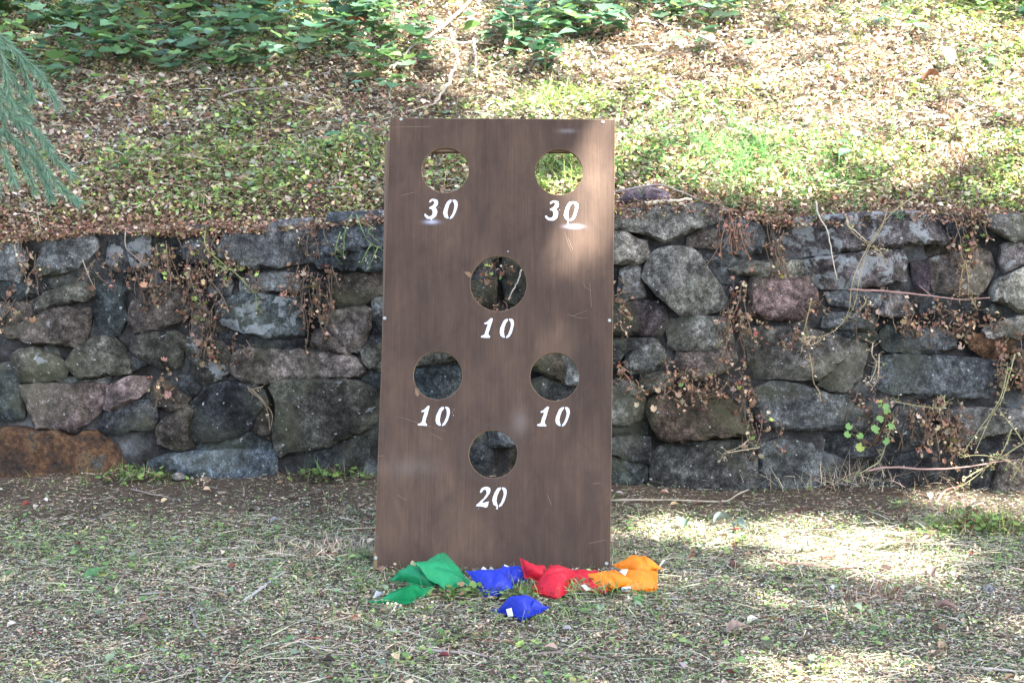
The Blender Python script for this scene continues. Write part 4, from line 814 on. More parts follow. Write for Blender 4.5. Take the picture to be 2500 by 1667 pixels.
def boxmesh(x0, x1, y0, y1, z0, z1, bev=.002):
    bm = bmesh.new(); bmesh.ops.create_cube(bm, size=1); 
    for v in bm.verts: v.co = ((x0 + x1) / 2 + v.co.x * (x1 - x0), (y0 + y1) / 2 + v.co.y * (y1 - y0), (z0 + z1) / 2 + v.co.z * (z1 - z0))
    bmesh.ops.bevel(bm, geom=bm.edges[:], offset=bev, segments=1, affect='EDGES'); me = bpy.data.meshes.new('box'); bm.to_mesh(me); bm.free(); return me
xl, xr = outer[3][0], outer[2][0]
yt = outer[0][1] if outer[0][1] > outer[2][1] else outer[2][1]
for X0, X1 in ((-.345, -.311), (.205, .239)): child('batten', boxmesh(X0, X1, .02, 1.16, -TH - .022, -TH - .001), lumber)
child('batten', boxmesh(-.309, .203, .012, .040, -TH - .022, -TH - .001), lumber)
child('batten', boxmesh(-.309, .203, 1.13, 1.16, -TH - .022, -TH - .001), lumber)
for X0 in (-.340, .210):   # rear legs: from high on the battens straight down to the ground behind
    a = Vector((X0 + .012, 1.02, -TH - .035)); L = a.y * BY.z + a.z * BN.z; yb = 1.02 * BY.y + a.z * BN.y
    p0 = Vector((X0 + .012, yb, L + .01)); p1 = Vector((X0 + .012, yb + .10, 0.0)); inv = board.matrix_world.inverted()
    child('rear_leg', mesh('rear_leg', *[[tuple(inv @ Vector(v)) for v in V] if i == 0 else V for i, V in enumerate(tube([p0, p1], .016, 4))]), lumber)
# stencilled scores
Z2, Z3, Z4 = (900, 260), (900, 600), (900, 980); SC = .28061
GL = {'3': ["575,806 598,815 606,838 598,862 580,882 596,900 598,925 588,955 566,976 540,981 510,977 488,957 483,938 494,933 505,946 525,958 545,953 556,935 557,908 545,894 527,890 527,878 545,870 561,858 571,838 565,822 552,821 540,834 529,838 527,826 535,814 555,806"],
      '0': ["722,811 698,817 682,832 668,860 654,895 648,930 658,960 680,977 697,974 690,955 684,925 692,885 704,850 720,830", "732,811 756,814 771,830 774,860 765,900 750,940 730,970 704,982 708,965 724,945 740,905 748,865 743,838 731,824"],
      '1': ["1065,628 1080,630 1078,645 1062,700 1043,760 1044,778 1058,788 1055,802 1010,799 976,796 978,785 1000,778 1012,765 1022,725 1036,690 1034,680 1008,682 1008,670 1030,660 1050,642"],
      '2': ["968,785 975,765 995,745 1030,739 1056,752 1061,775 1050,805 1025,835 1000,860 986,880 1010,878 1035,870 1046,868 1040,890 1032,917 1018,921 990,913 934,910 938,898 965,875 1000,840 1022,810 1028,785 1018,766 1000,768 987,785 975,793"]}
paint = mat('white_stencil_paint', (.54, .56, .60), .5, bump=(200, .4, .001))
def glyph(ch, z, dx, dy, extra=(), seed=0):
    rr = random.Random(seed); vs, fs = [], []; polys = [[tuple(map(float, t.split(','))) for t in g.split()] for g in GL[ch]]
    polys = [[(x + dx, y + dy) for x, y in pl] for pl in polys] + list(extra)
    for pl in polys:
        cen = (sum(p[0] for p in pl) / len(pl), sum(p[1] for p in pl) / len(pl)); q = []
        for k in range(len(pl)):                              # rough edged paint
            a, b = Vector(pl[k]), Vector(pl[(k + 1) % len(pl)]); q.append(a + Vector((rr.uniform(-1.6, 1.6), rr.uniform(-1.6, 1.6))))
            q.append(a.lerp(b, .5) + Vector((rr.uniform(-1.4, 1.4), rr.uniform(-1.4, 1.4))))
        w_ = [b2(z[0] + p.x * SC, z[1] + p.y * SC) for p in q]; o = len(vs); vs += [(x, y, .0006) for x, y in w_]
        fs += [tuple(i + o for i in t) for t in geometry.tessellate_polygon([[Vector((x, y, 0)) for x, y in w_]])]
    return child('score_digit', mesh('score_digit', vs, fs), paint)
drip = lambda x, y, w=7, h=26: [(x - w, y), (x + w, y), (x + w * .6, y + h * .6), (x + w * .9, y + h), (x - w * 1.1, y + h), (x - w * .4, y + h * .5)]
spl = lambda x, y, s=4: [(x - s, y), (x, y - s), (x + s, y), (x, y + s)]
glyph('3', Z2, 0, 0, [drip(548, 965), spl(610, 880, 3), spl(630, 886, 2.5)], 1); glyph('0', Z2, 0, 0, (), 2)
glyph('3', Z2, 1051, 14, [spl(1662, 900, 4)], 3); glyph('0', Z2, 1050, 17, [drip(1735, 985, 8, 40)], 4)
glyph('1', Z3, 0, 0, (), 5); glyph('0', Z3, 491, -177, (), 6)
glyph('1', Z4, -549, -590, (), 7); glyph('0', Z4, -66, -767, [spl(742, 70, 3), spl(738, 120, 4), spl(728, 95, 2.5)], 8)
glyph('1', Z4, 489, -585, (), 9); glyph('0', Z4, 976, -764, (), 10)
glyph('2', Z4, 0, 0, [spl(957, 930, 3)], 11); glyph('0', Z4, 428, -66, [drip(1117, 900, 9, 34)], 12)
# screws with washers
bm = bmesh.new(); prof = [(0, .0016), (.0012, .0016), (.0016, .0026), (.0036, .0026), (.0046, .0012), (.0048, 0)]
rings = [[bm.verts.new((q * math.cos(k * .5236), q * math.sin(k * .5236), z)) for k in range(12)] for q, z in prof[1:]]; c0v = bm.verts.new((0, 0, .0008))
for k in range(12):
    bm.faces.new((c0v, rings[0][k], rings[0][(k + 1) % 12]))
    for a, b in zip(rings, rings[1:]): bm.faces.new((a[k], b[k], b[(k + 1) % 12], a[(k + 1) % 12]))
bmesh.ops.recalc_face_normals(bm, faces=bm.faces); sm = bpy.data.meshes.new('screw'); bm.to_mesh(sm); bm.free(); sm.materials.append(M['metal'])
for x, y in ((979, 292), (1472, 298.5), (939, 777), (1488, 782.5), (917.5, 1361.5), (1481, 1375), (1199, 1387.5), (1440, 289.5), (1240, 614)):
    p = b2(x, y); o = child('screw', sm, loc=(p[0], p[1], 0)); 
    if y in (289.5, 614): o.scale = (.45, .45, .5)
scr = mat('pale_scratch', (.17, .125, .095), .8)
for pl in ([(1378, 565), (1386, 592), (1396, 616)], [(1386, 580), (1399, 610)], [(1384, 767), (1398, 771), (1436, 757)], [(1384, 767), (1412, 776), (1434, 776)], [(1424, 690), (1430, 703), (1444, 710)],
           [(970, 1015), (1020, 1032), (1090, 1053)], [(1052, 1058), (1080, 1072)], [(978, 478), (1011, 470)], [(912, 1310), (926, 1311)], [(1437, 1326), (1480, 1317)], [(1336, 1206), (1346, 1232)], [(922, 1113), (938, 1112)],
           [(1440, 690), (1444, 750)], [(970, 1208), (992, 1220)], [(955, 311), (1050, 309)], [(1447, 1180), (1466, 1179)]):
    q = [Vector(b2(*p)) for p in pl]; vs, fs = [], []
    for i, p in enumerate(q):
        d = (q[min(i + 1, len(q) - 1)] - q[max(i - 1, 0)]).normalized(); nrm = Vector((-d.y, d.x)) * (.0004 if 0 < i < len(q) - 1 or len(q) == 2 else .0002); vs += [(*(p + nrm), .0004), (*(p - nrm), .0004)]
        if i: fs.append((2 * i - 2, 2 * i, 2 * i + 1, 2 * i - 1))
    child('scratch', mesh('scratch', vs, fs), scr)
# splintered lower left corner and chip by the left hole
for pl in ([(912, 1345), (919, 1352), (921, 1372), (920, 1391), (912.5, 1390)], [(1013, 945), (1021, 955), (1024, 962), (1019, 968), (1014, 962)], [(1133, 664), (1146, 664), (1151, 669), (1147, 678), (1140, 672)]):
    q = [b2(*p) for p in pl]; child('chip', mesh('chip', [(x, y, .0005) for x, y in q], [tuple(range(len(q)))]), ply)

# ------------------------------------------------------------------ bean bags
def cloth(name, col, sheen=.04):
    m = mat(name, col, .42, spec=.3); l = m.node_tree.links; b = m.node_tree.nodes['Principled BSDF']
    b.inputs['Sheen Weight'].default_value = sheen
    tc = nd(m, 'ShaderNodeTexCoord').outputs['Object']; n1 = noise(m, tc, 26, 4, .55, .6); n2 = noise(m, tc, 900, 2, .6)
    l.new(mixc(m, 1.0, col, ramp(m, n1, [(.3, W3(.88)), (.7, W3(1.08))]), 'MULTIPLY'), b.inputs['Base Color'])
    bp = nd(m, 'ShaderNodeBump'); bp.inputs['Strength'].default_value = .9; bp.inputs['Distance'].default_value = .006; l.new(n1, bp.inputs['Height'])
    b2_ = nd(m, 'ShaderNodeBump'); b2_.inputs['Strength'].default_value = .25; b2_.inputs['Distance'].default_value = .0004; l.new(n2, b2_.inputs['Height']); l.new(bp.outputs[0], b2_.inputs['Normal'])
    l.new(b2_.outputs[0], b.inputs['Normal']); return m
CL = dict(green=cloth('green_cloth', (.006, .22, .08)), blue=cloth('blue_cloth', (.008, .024, .34)), red=cloth('red_cloth', (.47, .006, .022)), orange=cloth('orange_cloth', (.70, .19, .005)))
def zp(x, y, h):      # a point of the bag close-up, h metres above the ground
    return at_z(880 + x * .33163, 1280 + y * .33163, h)
def bag(col, corners, T, seed, label, tags=(), dent=None, N=30):
    cs = [zp(*c) for c in corners]; cen = sum(cs, Vector()) / 4; r_ = random.Random(seed)
    e = tag(empty('bean_bag', (cen.x, cen.y, 0)), label, 'bean bag', 'bean bags in front of the board')
    nrm = ((cs[1] - cs[3]).cross(cs[0] - cs[2])).normalized()
    if nrm.z < 0: nrm = -nrm
    V, F = [], []; idx = {}
    def P(u, v, side):
        uu = u * (1 - .05 * (1 - v * v) * abs(u) ** 2); vv = v * (1 - .05 * (1 - u * u) * abs(v) ** 2)
        a = (1 - uu) / 2; b = (1 - vv) / 2; p = cs[0] * (a * b) + cs[1] * ((1 - a) * b) + cs[2] * ((1 - a) * (1 - b)) + cs[3] * (a * (1 - b))
        k = max(0, (1 - abs(u) ** 2.2) * (1 - abs(v) ** 2.2)); t = T * 1.15 * k ** .72
        rim = 1 - k
        wv = math.sin(9 * u + r_p[0] + 3 * v) * .35 + math.sin(13 * v + r_p[1] + 4 * u) * .3 + math.sin(17 * (u + v) + r_p[2]) * .2
        t *= 1 + .09 * wv * (.3 + rim)
        if dent:
            for du, dv, da, dw, ang in dent:
                q = ((u - du) * math.cos(ang) + (v - dv) * math.sin(ang)); q2 = -(u - du) * math.sin(ang) + (v - dv) * math.cos(ang); t += T * da * math.exp(-(q / dw) ** 2 - (q2 / .9) ** 2) * k ** .4
        p = p + nrm * (t if side > 0 else -t * .45)
        p = p + nrm * (.0030 * math.sin(5 * u + 4 * v + r_p[1]) * rim ** 2) + Vector((0, 0, 1)) * .002 * math.sin(4 * v - 3 * u + r_p[0]) * rim
        lim = .013 if side > 0 else .002
        if p.z < lim: p.z = lim
        return p
    r_p = [r_.uniform(0, 6.28) for _ in range(3)]
    us_ = [math.copysign(1 - (1 - abs(t)) ** 1.35, t) for t in [-1 + 2 * k / N for k in range(N + 1)]]
    for side in (1, -1):
        for i, u in enumerate(us_):
            for j, v in enumerate(us_):
                edge_ = i in (0, N) or j in (0, N)
                if side < 0 and edge_: idx[(side, i, j)] = idx[(1, i, j)]; continue
                idx[(side, i, j)] = len(V); V.append(P(u, v, side) - e.location)
        for i in range(N):
            for j in range(N):
                f = (idx[(side, i, j)], idx[(side, i + 1, j)], idx[(side, i + 1, j + 1)], idx[(side, i, j + 1)]); F.append(f if side > 0 else f[::-1])
    me = mesh('cloth_cover', V, F); bm = bmesh.new(); bm.from_mesh(me); bmesh.ops.recalc_face_normals(bm, faces=bm.faces); bm.to_mesh(me); bm.free()
    o = bpy.data.objects.new('cloth_cover', me); C.objects.link(o); me.materials.append(CL[col]); me.polygons.foreach_set('use_smooth', np.ones(len(me.polygons), bool)); o.parent = e
    s = o.modifiers.new('sub', 'SUBSURF'); s.levels = 1; s.render_levels = 1
    # sewn seam: a thin flat rim standing out of the edge
    sv, sf = [], []; loop = [(i, 0) for i in range(N)] + [(N, j) for j in range(N)] + [(i, N) for i in range(N, 0, -1)] + [(0, j) for j in range(N, 0, -1)]; c3 = cen - e.location
    for k, (i, j) in enumerate(loop):
        p = Vector(V[idx[(1, i, j)]]); d = (p - c3); d.z *= .3; d.normalize(); q = p + d * .0035 + Vector((0, 0, .001 * math.sin(k * 1.3))); p = p - d * .002
        sv += [p + nrm * .0012, q + nrm * .0008, q - nrm * .0008, p - nrm * .0012]
    n_ = len(loop)
    for k in range(n_):
        a, b = 4 * k, 4 * ((k + 1) % n_)
        for m_ in range(3): sf.append((a + m_, a + m_ + 1, b + m_ + 1, b + m_))
    s_o = bpy.data.objects.new('seam', mesh('seam', sv, sf)); C.objects.link(s_o); s_o.data.materials.append(CL[col]); s_o.parent = e
    for tg in tags:
        q = [zp(*p) - e.location for p in tg]; tn = (q[1] - q[0]).cross(q[3] - q[0]).normalized() * .0008; vs = []; nseg = 4
        for k in range(nseg + 1):
            t = k / nseg; a = q[0].lerp(q[3], t); b = q[1].lerp(q[2], t); z_ = Vector((0, -1, .3)) * .003 * math.sin(t * 3); vs += [a + z_, b + z_, b + z_ + tn, a + z_ + tn]
        fs = []
        for k in range(nseg):
            for m_ in range(4): fs.append((4 * k + m_, 4 * k + (m_ + 1) % 4, 4 * k + 4 + (m_ + 1) % 4, 4 * k + 4 + m_))
        fs += [(0, 1, 2, 3), (4 * nseg + 3, 4 * nseg + 2, 4 * nseg + 1, 4 * nseg)]
        t_o = bpy.data.objects.new('care_tag', mesh('care_tag', vs, fs)); C.objects.link(t_o); t_o.data.materials.append(M['tag']); t_o.parent = e
    return e
bag('green', [(222, 400, .02), (362, 296, .055), (600, 392, .03), (520, 470, .012)], .022, 2, 'green bean bag pinned under the big leaning green one, only its left part showing')
bag('green', [(60, 582, .006), (372, 440, .060), (520, 475, .040), (345, 592, .006)], .020, 1, 'green bean bag lowest and leftmost of the pile, pointed end towards the left', [[(92, 540, .012), (120, 485, .03), (172, 505, .03), (150, 528, .012)]], dent=[(.5, .1, -.45, .12, .6)])
bag('green', [(396, 288, .075), (625, 207, .066), (814, 436, .012), (612, 484, .018)], .016, 3, 'green bean bag lying on top of the others with its upper corner against the board', dent=[(.0, .1, -.30, .16, 2.2)])
bag('blue', [(1050, 312, .050), (1208, 322, .036), (1218, 405, .018), (1090, 470, .012)], .020, 5, 'blue bean bag half hidden between the front blue one and the red ones', [[(1058, 293, .052), (1185, 345, .046), (1180, 348, .040), (1062, 318, .046)]])
bag('blue', [(786, 338, .058), (1088, 324, .058), (1112, 474, .026), (922, 552, .005)], .022, 4, 'blue bean bag slumped against the foot of the board beside the green pile', [[(872, 346, .050), (905, 308, .058), (945, 342, .052), (925, 350, .048)]], dent=[(-.1, .2, -.25, .2, .4)])
bag('blue', [(966, 636, .010), (1250, 540, .040), (1384, 612, .028), (1190, 712, .004)], .033, 6, 'single blue bean bag lying alone on the lawn in front of the pile', [[(1072, 622, .052), (1112, 612, .056), (1124, 672, .046), (1086, 676, .040)]], dent=[(.35, .35, -.5, .13, .8), (-.2, -.5, .2, .25, 0)])
bag('red', [(1178, 248, .075), (1350, 318, .055), (1400, 420, .030), (1216, 398, .030)], .018, 7, 'red bean bag behind the big red one with a pointed corner standing up')
bag('red', [(1500, 345, .035), (1745, 345, .035), (1812, 512, .005), (1480, 500, .006)], .022, 9, 'red bean bag squeezed between the big red one and the front orange one', [[(1620, 445, .028), (1650, 438, .03), (1705, 480, .02), (1660, 486, .018)]])
bag('red', [(1402, 300, .060), (1650, 372, .030), (1452, 566, .004), (1232, 498, .008)], .034, 8, 'big plump red bean bag in the middle of the pile, its corner towards the viewer', dent=[(.2, -.3, -.25, .12, .9)])
bag('orange', [(1868, 308, .040), (2050, 240, .060), (2212, 308, .045), (2060, 372, .035)], .026, 10, 'orange bean bag at the far right of the pile, farthest back', [[(2190, 330, .03), (2175, 345, .028), (2230, 262, .05), (2243, 258, .05)]], dent=[(.2, .2, -.4, .15, .5)])
bag('orange', [(1930, 340, .045), (2185, 332, .035), (2182, 488, .006), (1925, 505, .006)], .020, 11, 'orange bean bag in the middle of the three orange ones, flat on the grass', [[(1922, 460, .022), (1990, 456, .024), (1985, 496, .012), (1920, 492, .01)]])
bag('orange', [(1580, 372, .036), (1870, 338, .052), (2040, 420, .030), (1775, 512, .004)], .017, 12, 'front orange bean bag overlapping the red one with its flat side up', [[(1905, 348, .052), (1922, 330, .06), (1968, 330, .058), (1950, 374, .046)]], dent=[(.0, .55, -.35, .12, .2)])

# ------------------------------------------------------------------ loose stone, pebbles, twigs and leaves one can point at
def rock(name, pos, dims, seed, col, label, cat, yaw=0):
    bm = bmesh.new(); bmesh.ops.create_icosphere(bm, subdivisions=4, radius=1); rr = RS(seed); pl = rr.randn(14, 3); pl /= np.linalg.norm(pl, axis=1)[:, None]; of = rr.uniform(.55, .95, 14)
    for v in bm.verts:
        c = np.array(v.co); k = min([1.0] + [of[i] / max(c @ pl[i], 1e-3) for i in range(14) if c @ pl[i] > 1e-3]); c = c * k * (1 + .02 * math.sin(9 * c[0] + 7 * c[1] + 11 * c[2])); v.co = (c[0] * dims[0], c[1] * dims[1], c[2] * dims[2])
    me = bpy.data.meshes.new(name); bm.to_mesh(me); bm.free(); o = link(name, me, M['stone']); me.set_sharp_from_angle(angle=R(25)); o.location = pos; o.rotation_euler = (0, 0, yaw); o.color = (*col, .1); return tag(o, label, cat)
# split slab of dark stone on the wall top, right of the board
p = at_wall(1575, 480); y_ = wall_y(p.x, p.z) + .02
q = [(1515, 487), (1537, 472), (1584, 460), (1634, 472), (1636, 487), (1580, 499), (1560, 506), (1538, 507)]
def at_y(px, py, y): d = ray(px, py); return CAM + d * ((y - CAM.y) / d.y)
fr = [at_y(a, b, y_) for a, b in q]; cen = sum(fr, Vector()) / len(fr); n = len(fr)
vs = [v - cen for v in fr] + [(v - cen) * .9 + Vector((0, .11, .012)) for v in fr] + [Vector((0, -.018, .004))]
fs = [(k, (k + 1) % n, 2 * n) for k in range(n)] + [(k, n + k, n + (k + 1) % n, (k + 1) % n) for k in range(n)] + [tuple(range(n, 2 * n))]
o = link('loose_stone', mesh('loose_stone', vs, fs), M['stone'], smooth=False); o.location = cen; o.color = (.075, .06, .075, .05)
bm = bmesh.new(); bm.from_mesh(o.data); bmesh.ops.recalc_face_normals(bm, faces=bm.faces); bm.to_mesh(o.data); bm.free()
tag(o, 'loose dark purplish stone resting on the wall top just right of the board', 'stone')
p = on_ground(438, 1189); rock('pebble', p + Vector((0, 0, .012)), (.024, .018, .014), 4, (.16, .15, .14), 'rounded grey pebble on bare earth at the wall foot, left of the board', 'pebble')
p = on_ground(500, 1192); rock('pebble', p + Vector((0, 0, .010)), (.020, .014, .012), 5, (.18, .14, .11), 'squarish tan pebble lying right of the rounded grey pebble', 'pebble')
p = on_ground(2415, 1448); rock('pebble', p + Vector((0, 0, .010)), (.020, .016, .012), 6, (.16, .17, .18), 'small grey pebble in the clippings near the right edge', 'pebble')
def twig(pts, rad, col, label, place, forks=(), n=16, lift=.006):
    rad *= .72; w_ = [place(x, y, lift) for x, y in pts]; path = smooth_path(w_, n); mb = MB(); m0 = w_[0]
    for i in range(1, n): path[i] = path[i] + Vector((random.uniform(-1, 1), random.uniform(-1, 1), random.uniform(-.3, .8))) * rad * .5
    mb.tube([q - m0 for q in path], [rad * (1 - .55 * i / n) for i in range(n + 1)], col, 7, .16)
    for t, pts2 in forks:
        f = [path[int(t * n)]] + [place(x, y, lift) for x, y in pts2]; f = smooth_path(f, 6); mb.tube([q - m0 for q in f], [rad * .55 * (1 - .1 * i) for i in range(7)], col, 5, .15)
    o = mb.build('twig', M['twig']); o.location = m0; return tag(o, label, 'twig')
TG = (.24, .21, .19); TP = (.24, .15, .13); TD = (.10, .075, .06); TL = (.36, .32, .25)
g = on_ground; h = on_hill
wl = lambda x, y, l: at_wall(x, y) + WN * (l + .075)
twig([(597, 1471), (640, 1440), (672, 1417), (697, 1399)], .006, (.38, .38, .38), 'pale grey lichened twig on the lawn, left of the green bean bags', g)
twig([(466, 1490), (480, 1530), (500, 1562), (525, 1580)], .005, TG, 'grey crooked twig standing out in the lower left lawn, sloping down right', g)
twig([(360, 1296), (430, 1295), (530, 1288), (660, 1290)], .0035, TD, 'long thin dark twig lying level on the left lawn', g)
twig([(1080, 1520), (1110, 1548), (1150, 1566), (1180, 1577)], .004, TD, 'dark twig below and left of the lone blue bag', g)
twig([(1027, 1596), (1080, 1600), (1130, 1601), (1190, 1606)], .006, (.28, .24, .23), 'straight grey brown twig lying level in the bottom middle', g)
twig([(1290, 1598), (1370, 1596), (1430, 1602), (1500, 1612)], .0045, (.24, .19, .18), 'slender brown twig at bottom, right of the straight grey one', g)
twig([(1180, 1643), (1250, 1654), (1330, 1662), (1400, 1680)], .005, TD, 'dark bent twig at the bottom edge below the others', g)
twig([(1900, 1377), (1960, 1384), (2040, 1392), (2120, 1382), (2180, 1358), (2215, 1342)], .0055, TP, 'long pinkish brown curved twig across the sunny right lawn', g, [(.45, [(2090, 1362), (2160, 1364), (2200, 1372)])])
twig([(2245, 1327), (2290, 1300), (2318, 1275), (2340, 1252)], .007, (.30, .20, .18), 'thick reddish twig rising to the right beside the weed tuft', g, [(.4, [(2270, 1295), (2250, 1290)])])
twig([(1490, 1226), (1640, 1223), (1760, 1224), (1800, 1212), (1857, 1193)], .005, TL, 'long pale stick lying along the wall foot right of the board', g)
twig([(2285, 1232), (2310, 1208), (2360, 1198), (2460, 1180)], .006, (.22, .11, .09), 'reddish stick leaning out from the wall foot at far right', g)
twig([(700, 1222), (800, 1205), (900, 1185)], .005, TD, 'dark stick slanting up to the board foot on the left', g)
twig([(2425, 1545), (2460, 1560), (2520, 1562)], .005, TD, 'dark curved twig at the right edge of the lower lawn', g)
twig([(320, 1208), (370, 1217), (410, 1222), (425, 1232)], .004, TG, 'short pale twig on bare earth below the wall at left', g)
twig([(2393, 1640), (2450, 1643), (2510, 1650)], .005, (.40, .36, .32), 'pale stick in the bottom right corner', g)
twig([(825, 1452), (850, 1454), (870, 1450)], .007, TG, 'stubby grey stick left of the green bean bag tip', g)
twig([(295, 0), (275, 45), (250, 68), (228, 85), (200, 94)], .008, TG, 'curved pale stick high on the shaded bank at upper left', h, lift=.03)
twig([(85, 5), (105, 60), (122, 100), (133, 118)], .006, TG, 'thin pale stem slanting down above the conifer bough', h, lift=.05)
twig([(540, 262), (590, 245), (660, 240), (720, 228)], .006, TG, 'long pale branch lying across the middle of the shaded bank', h, lift=.03)
twig([(590, 130), (500, 170), (470, 185)], .008, TD, 'dark stick slanting among leaves at upper left of the board', h, lift=.03)
twig([(1150, 25), (1100, 75), (1050, 118), (1010, 140), (985, 165), (960, 198)], .010, (.28, .25, .22), 'long bent grey branch on the bank above the board', h, lift=.04)
twig([(1120, 172), (1105, 200), (1090, 235), (1060, 275)], .012, (.30, .27, .22), 'stout pale branch stub above the top left corner of the board', h, lift=.03)
twig([(1220, 262), (1190, 282), (1180, 295)], .007, TG, 'short grey stick poking up behind the board top', h, lift=.03)
twig([(1155, 130), (1160, 170), (1164, 228)], .007, (.35, .31, .29), 'upright pale stem amid dark leaves above the board', h, lift=.05)
twig([(1070, 122), (1130, 135), (1200, 128)], .009, (.34, .30, .26), 'level pale branch crossing behind the upright stem', h, lift=.04)
wt = lambda x, y, l: at_y(x, y, wall_y(.4, .9) - .01 + l)
twig([(1485, 473), (1530, 463), (1575, 455), (1612, 452), (1660, 468), (1710, 490), (1785, 512)], .0055, (.24, .21, .20), 'long arching grey twig over the loose stone on the wall top', wt, lift=.0)
twig([(1567, 499), (1610, 495), (1650, 490), (1690, 487)], .011, (.50, .44, .34), 'thick peeled pale stick lying on the wall top', wt, lift=-.03)
twig([(2060, 700), (2150, 705), (2260, 716), (2330, 725), (2400, 720)], .0048, (.30, .19, .17), 'thin reddish brown stem lying across the wall face at right', wl, [(.5, [(2230, 690)])], lift=.02)
twig([(1983, 488), (1988, 520), (2010, 560), (2020, 610), (2034, 678)], .004, (.52, .46, .38), 'pale dead stem dangling over the lichened top stone', wl, lift=.015)
twig([(2103, 1134), (2160, 1125), (2250, 1130), (2330, 1126), (2400, 1115)], .0055, (.30, .20, .18), 'reddish stem lying along the lower wall at far right', wl, [(.85, [(2460, 1108), (2478, 1140)])], lift=.03)
twig([(2058, 527), (2062, 548), (2080, 562), (2105, 585)], .0035, (.45, .40, .33), 'short kinked pale stem on the lichened top stone', wl, lift=.012)
twig([(1273, 658), (1262, 690), (1240, 732)], .004, (.45, .42, .38), 'pale stick seen through the middle hole of the board', lambda x, y, l: at_y(x, y, .9 + l), lift=0)
# single leaves
def leaf(place, px, py, L, Wd, col, label, yaw, pitch=.1, curl=.25, lobes=False, lift=.012):
    p = place(px, py, lift); vs, fs = [], []; n = 10; m = 5
    for i in range(n + 1):
        t = i / n; wd = Wd * (math.sin(math.pi * t ** .8) ** .8 + .02)
        if lobes: wd *= 1 + .35 * abs(math.sin(t * 9))
        for j in range(m + 1):
            s = j / m * 2 - 1; vs.append((L * (t - .5), wd * s * .5, curl * L * (.5 - 2 * (t - .5) ** 2) * .5 + abs(s) * wd * curl * .6 + .0015 * math.sin(17 * t + 5 * s)))
    for i in range(n):
        for j in range(m): a = i * (m + 1) + j; fs.append((a, a + 1, a + m + 2, a + m + 1))
    me = mesh('fallen_leaf', vs, fs); a = me.color_attributes.new('Col', 'FLOAT_COLOR', 'POINT'); k = np.tile(np.array([*col, 1]), (len(vs), 1)); k[:, :3] *= (1 + .15 * RS(px).randn(len(vs), 1)).clip(.6, 1.4); a.data.foreach_set('color', k.astype(np.float32).ravel())
    o = link('fallen_leaf', me, M['leaf']); o.location = p; o.rotation_euler = (random.uniform(-.3, .3), -pitch, yaw); return tag(o, label, 'leaf')
leaf(g, 346, 1534, .042, .036, (.36, .24, .15), 'tan heart shaped dead leaf on the lower left lawn', .4, .5)
leaf(g, 1800, 1545, .055, .038, (.36, .26, .20), 'pale pinkish brown crumpled leaf below the orange bags', .2, .2, .5)
leaf(g, 1675, 1290, .055, .040, (.10, .15, .12), 'grey green curled leaf upright right of the board', 1.2, .3, .9)
leaf(g, 1765, 1282, .060, .036, (.20, .25, .22), 'long grey green rolled leaf on sunny grass', .3, .1, .9)
leaf(g, 1808, 1296, .060, .030, (.20, .26, .23), 'second rolled grey green leaf pointing down right', -1.0, .1, .9)
leaf(g, 2280, 1408, .040, .026, (.22, .15, .13), 'folded brown leaf standing on the right lawn', 1.0, .5, .8)
leaf(g, 2310, 1502, .060, .026, (.24, .15, .12), 'long dry brown leaf curled at lower right', -.3, .1, .9)
leaf(g, 1703, 1242, .045, .026, (.12, .07, .05), 'dark brown leaf on earth near the wall, right of the board', .2, .1, .6)
leaf(g, 2300, 1590, .030, .020, (.36, .26, .17), 'small tan leaf in the lower right lawn', .8, .1, .6)
leaf(g, 1562, 1472, .032, .030, (.11, .27, .07), 'bright green round leaf below the orange bags', 1.2, .4, .2)
leaf(g, 308, 1552, .030, .026, (.08, .18, .07), 'dark green round leaf left of the tan heart leaf', .3, .2, .2)
leaf(g, 18, 1413, .030, .028, (.13, .26, .08), 'round green leaf at the left edge of the lawn', .3, .5, .2)
leaf(g, 228, 1413, .050, .044, (.12, .27, .09), 'broad bright green leaf standing in the left lawn', .5, .6, .2, True)
leaf(g, 350, 1476, .026, .024, (.15, .30, .09), 'pale green round leaf near the middle of the left lawn', .2, .5, .2)
leaf(g, 672, 1285, .03, .02, (.55, .56, .58), 'tiny whitish leaf on the lawn between wall and board', .2, .3, .7)
leaf(h, 2275, 222, .075, .045, (.16, .07, .04), 'curled dark red brown leaf on the sunny bank at upper right', .2, .2, .9, lift=.03)
leaf(h, 870, 92, .09, .055, (.28, .13, .06), 'orange brown dead leaf amid creeper left of the bright streak', -.3, .2, .6, lift=.04)
leaf(h, 350, 28, .09, .045, (.42, .32, .18), 'pale yellow brown leaf at the upper left of the bank', -.6, .3, .4, lift=.06)
# broad leaved seedlings on the bank
def seedling(px, py, hgt, leaves, label, place=h, col=(.13, .25, .15), nm='seedling', cat='plant'):
    p0 = place(px, py, 0); e = tag(empty(nm, p0), label, cat); mb = MB(); top = Vector((random.uniform(-.01, .01), -.005, hgt)); mb.tube(smooth_path([Vector((0, 0, -.01)), top * .5 + Vector((.004, 0, 0)), top], 5), [.0022] * 6, (.13, .16, .05), 5)
    st = mb.build('stem', M['twig']); st.parent = e
    for (t, yaw, pit, L, rt) in leaves:
        s = Vector((0, 0, hgt * t)); d = Vector((math.cos(yaw), math.sin(yaw) * .6, .25)); b = s + d * .018; n = len(T_OVATE[0])
        V, F, K = scatter(*T_OVATE, A_([tuple(b)]), A_([[L, L * rt, L * .8]]), A_([yaw]), A_([pit]), A_([random.uniform(-.3, .3)]), A_([[c * random.uniform(.85, 1.15) for c in col]]))
        l_ = link('leaf', fast_mesh('leaf', V, F, K), M['leaf'], smooth=True); l_.parent = e
    return e
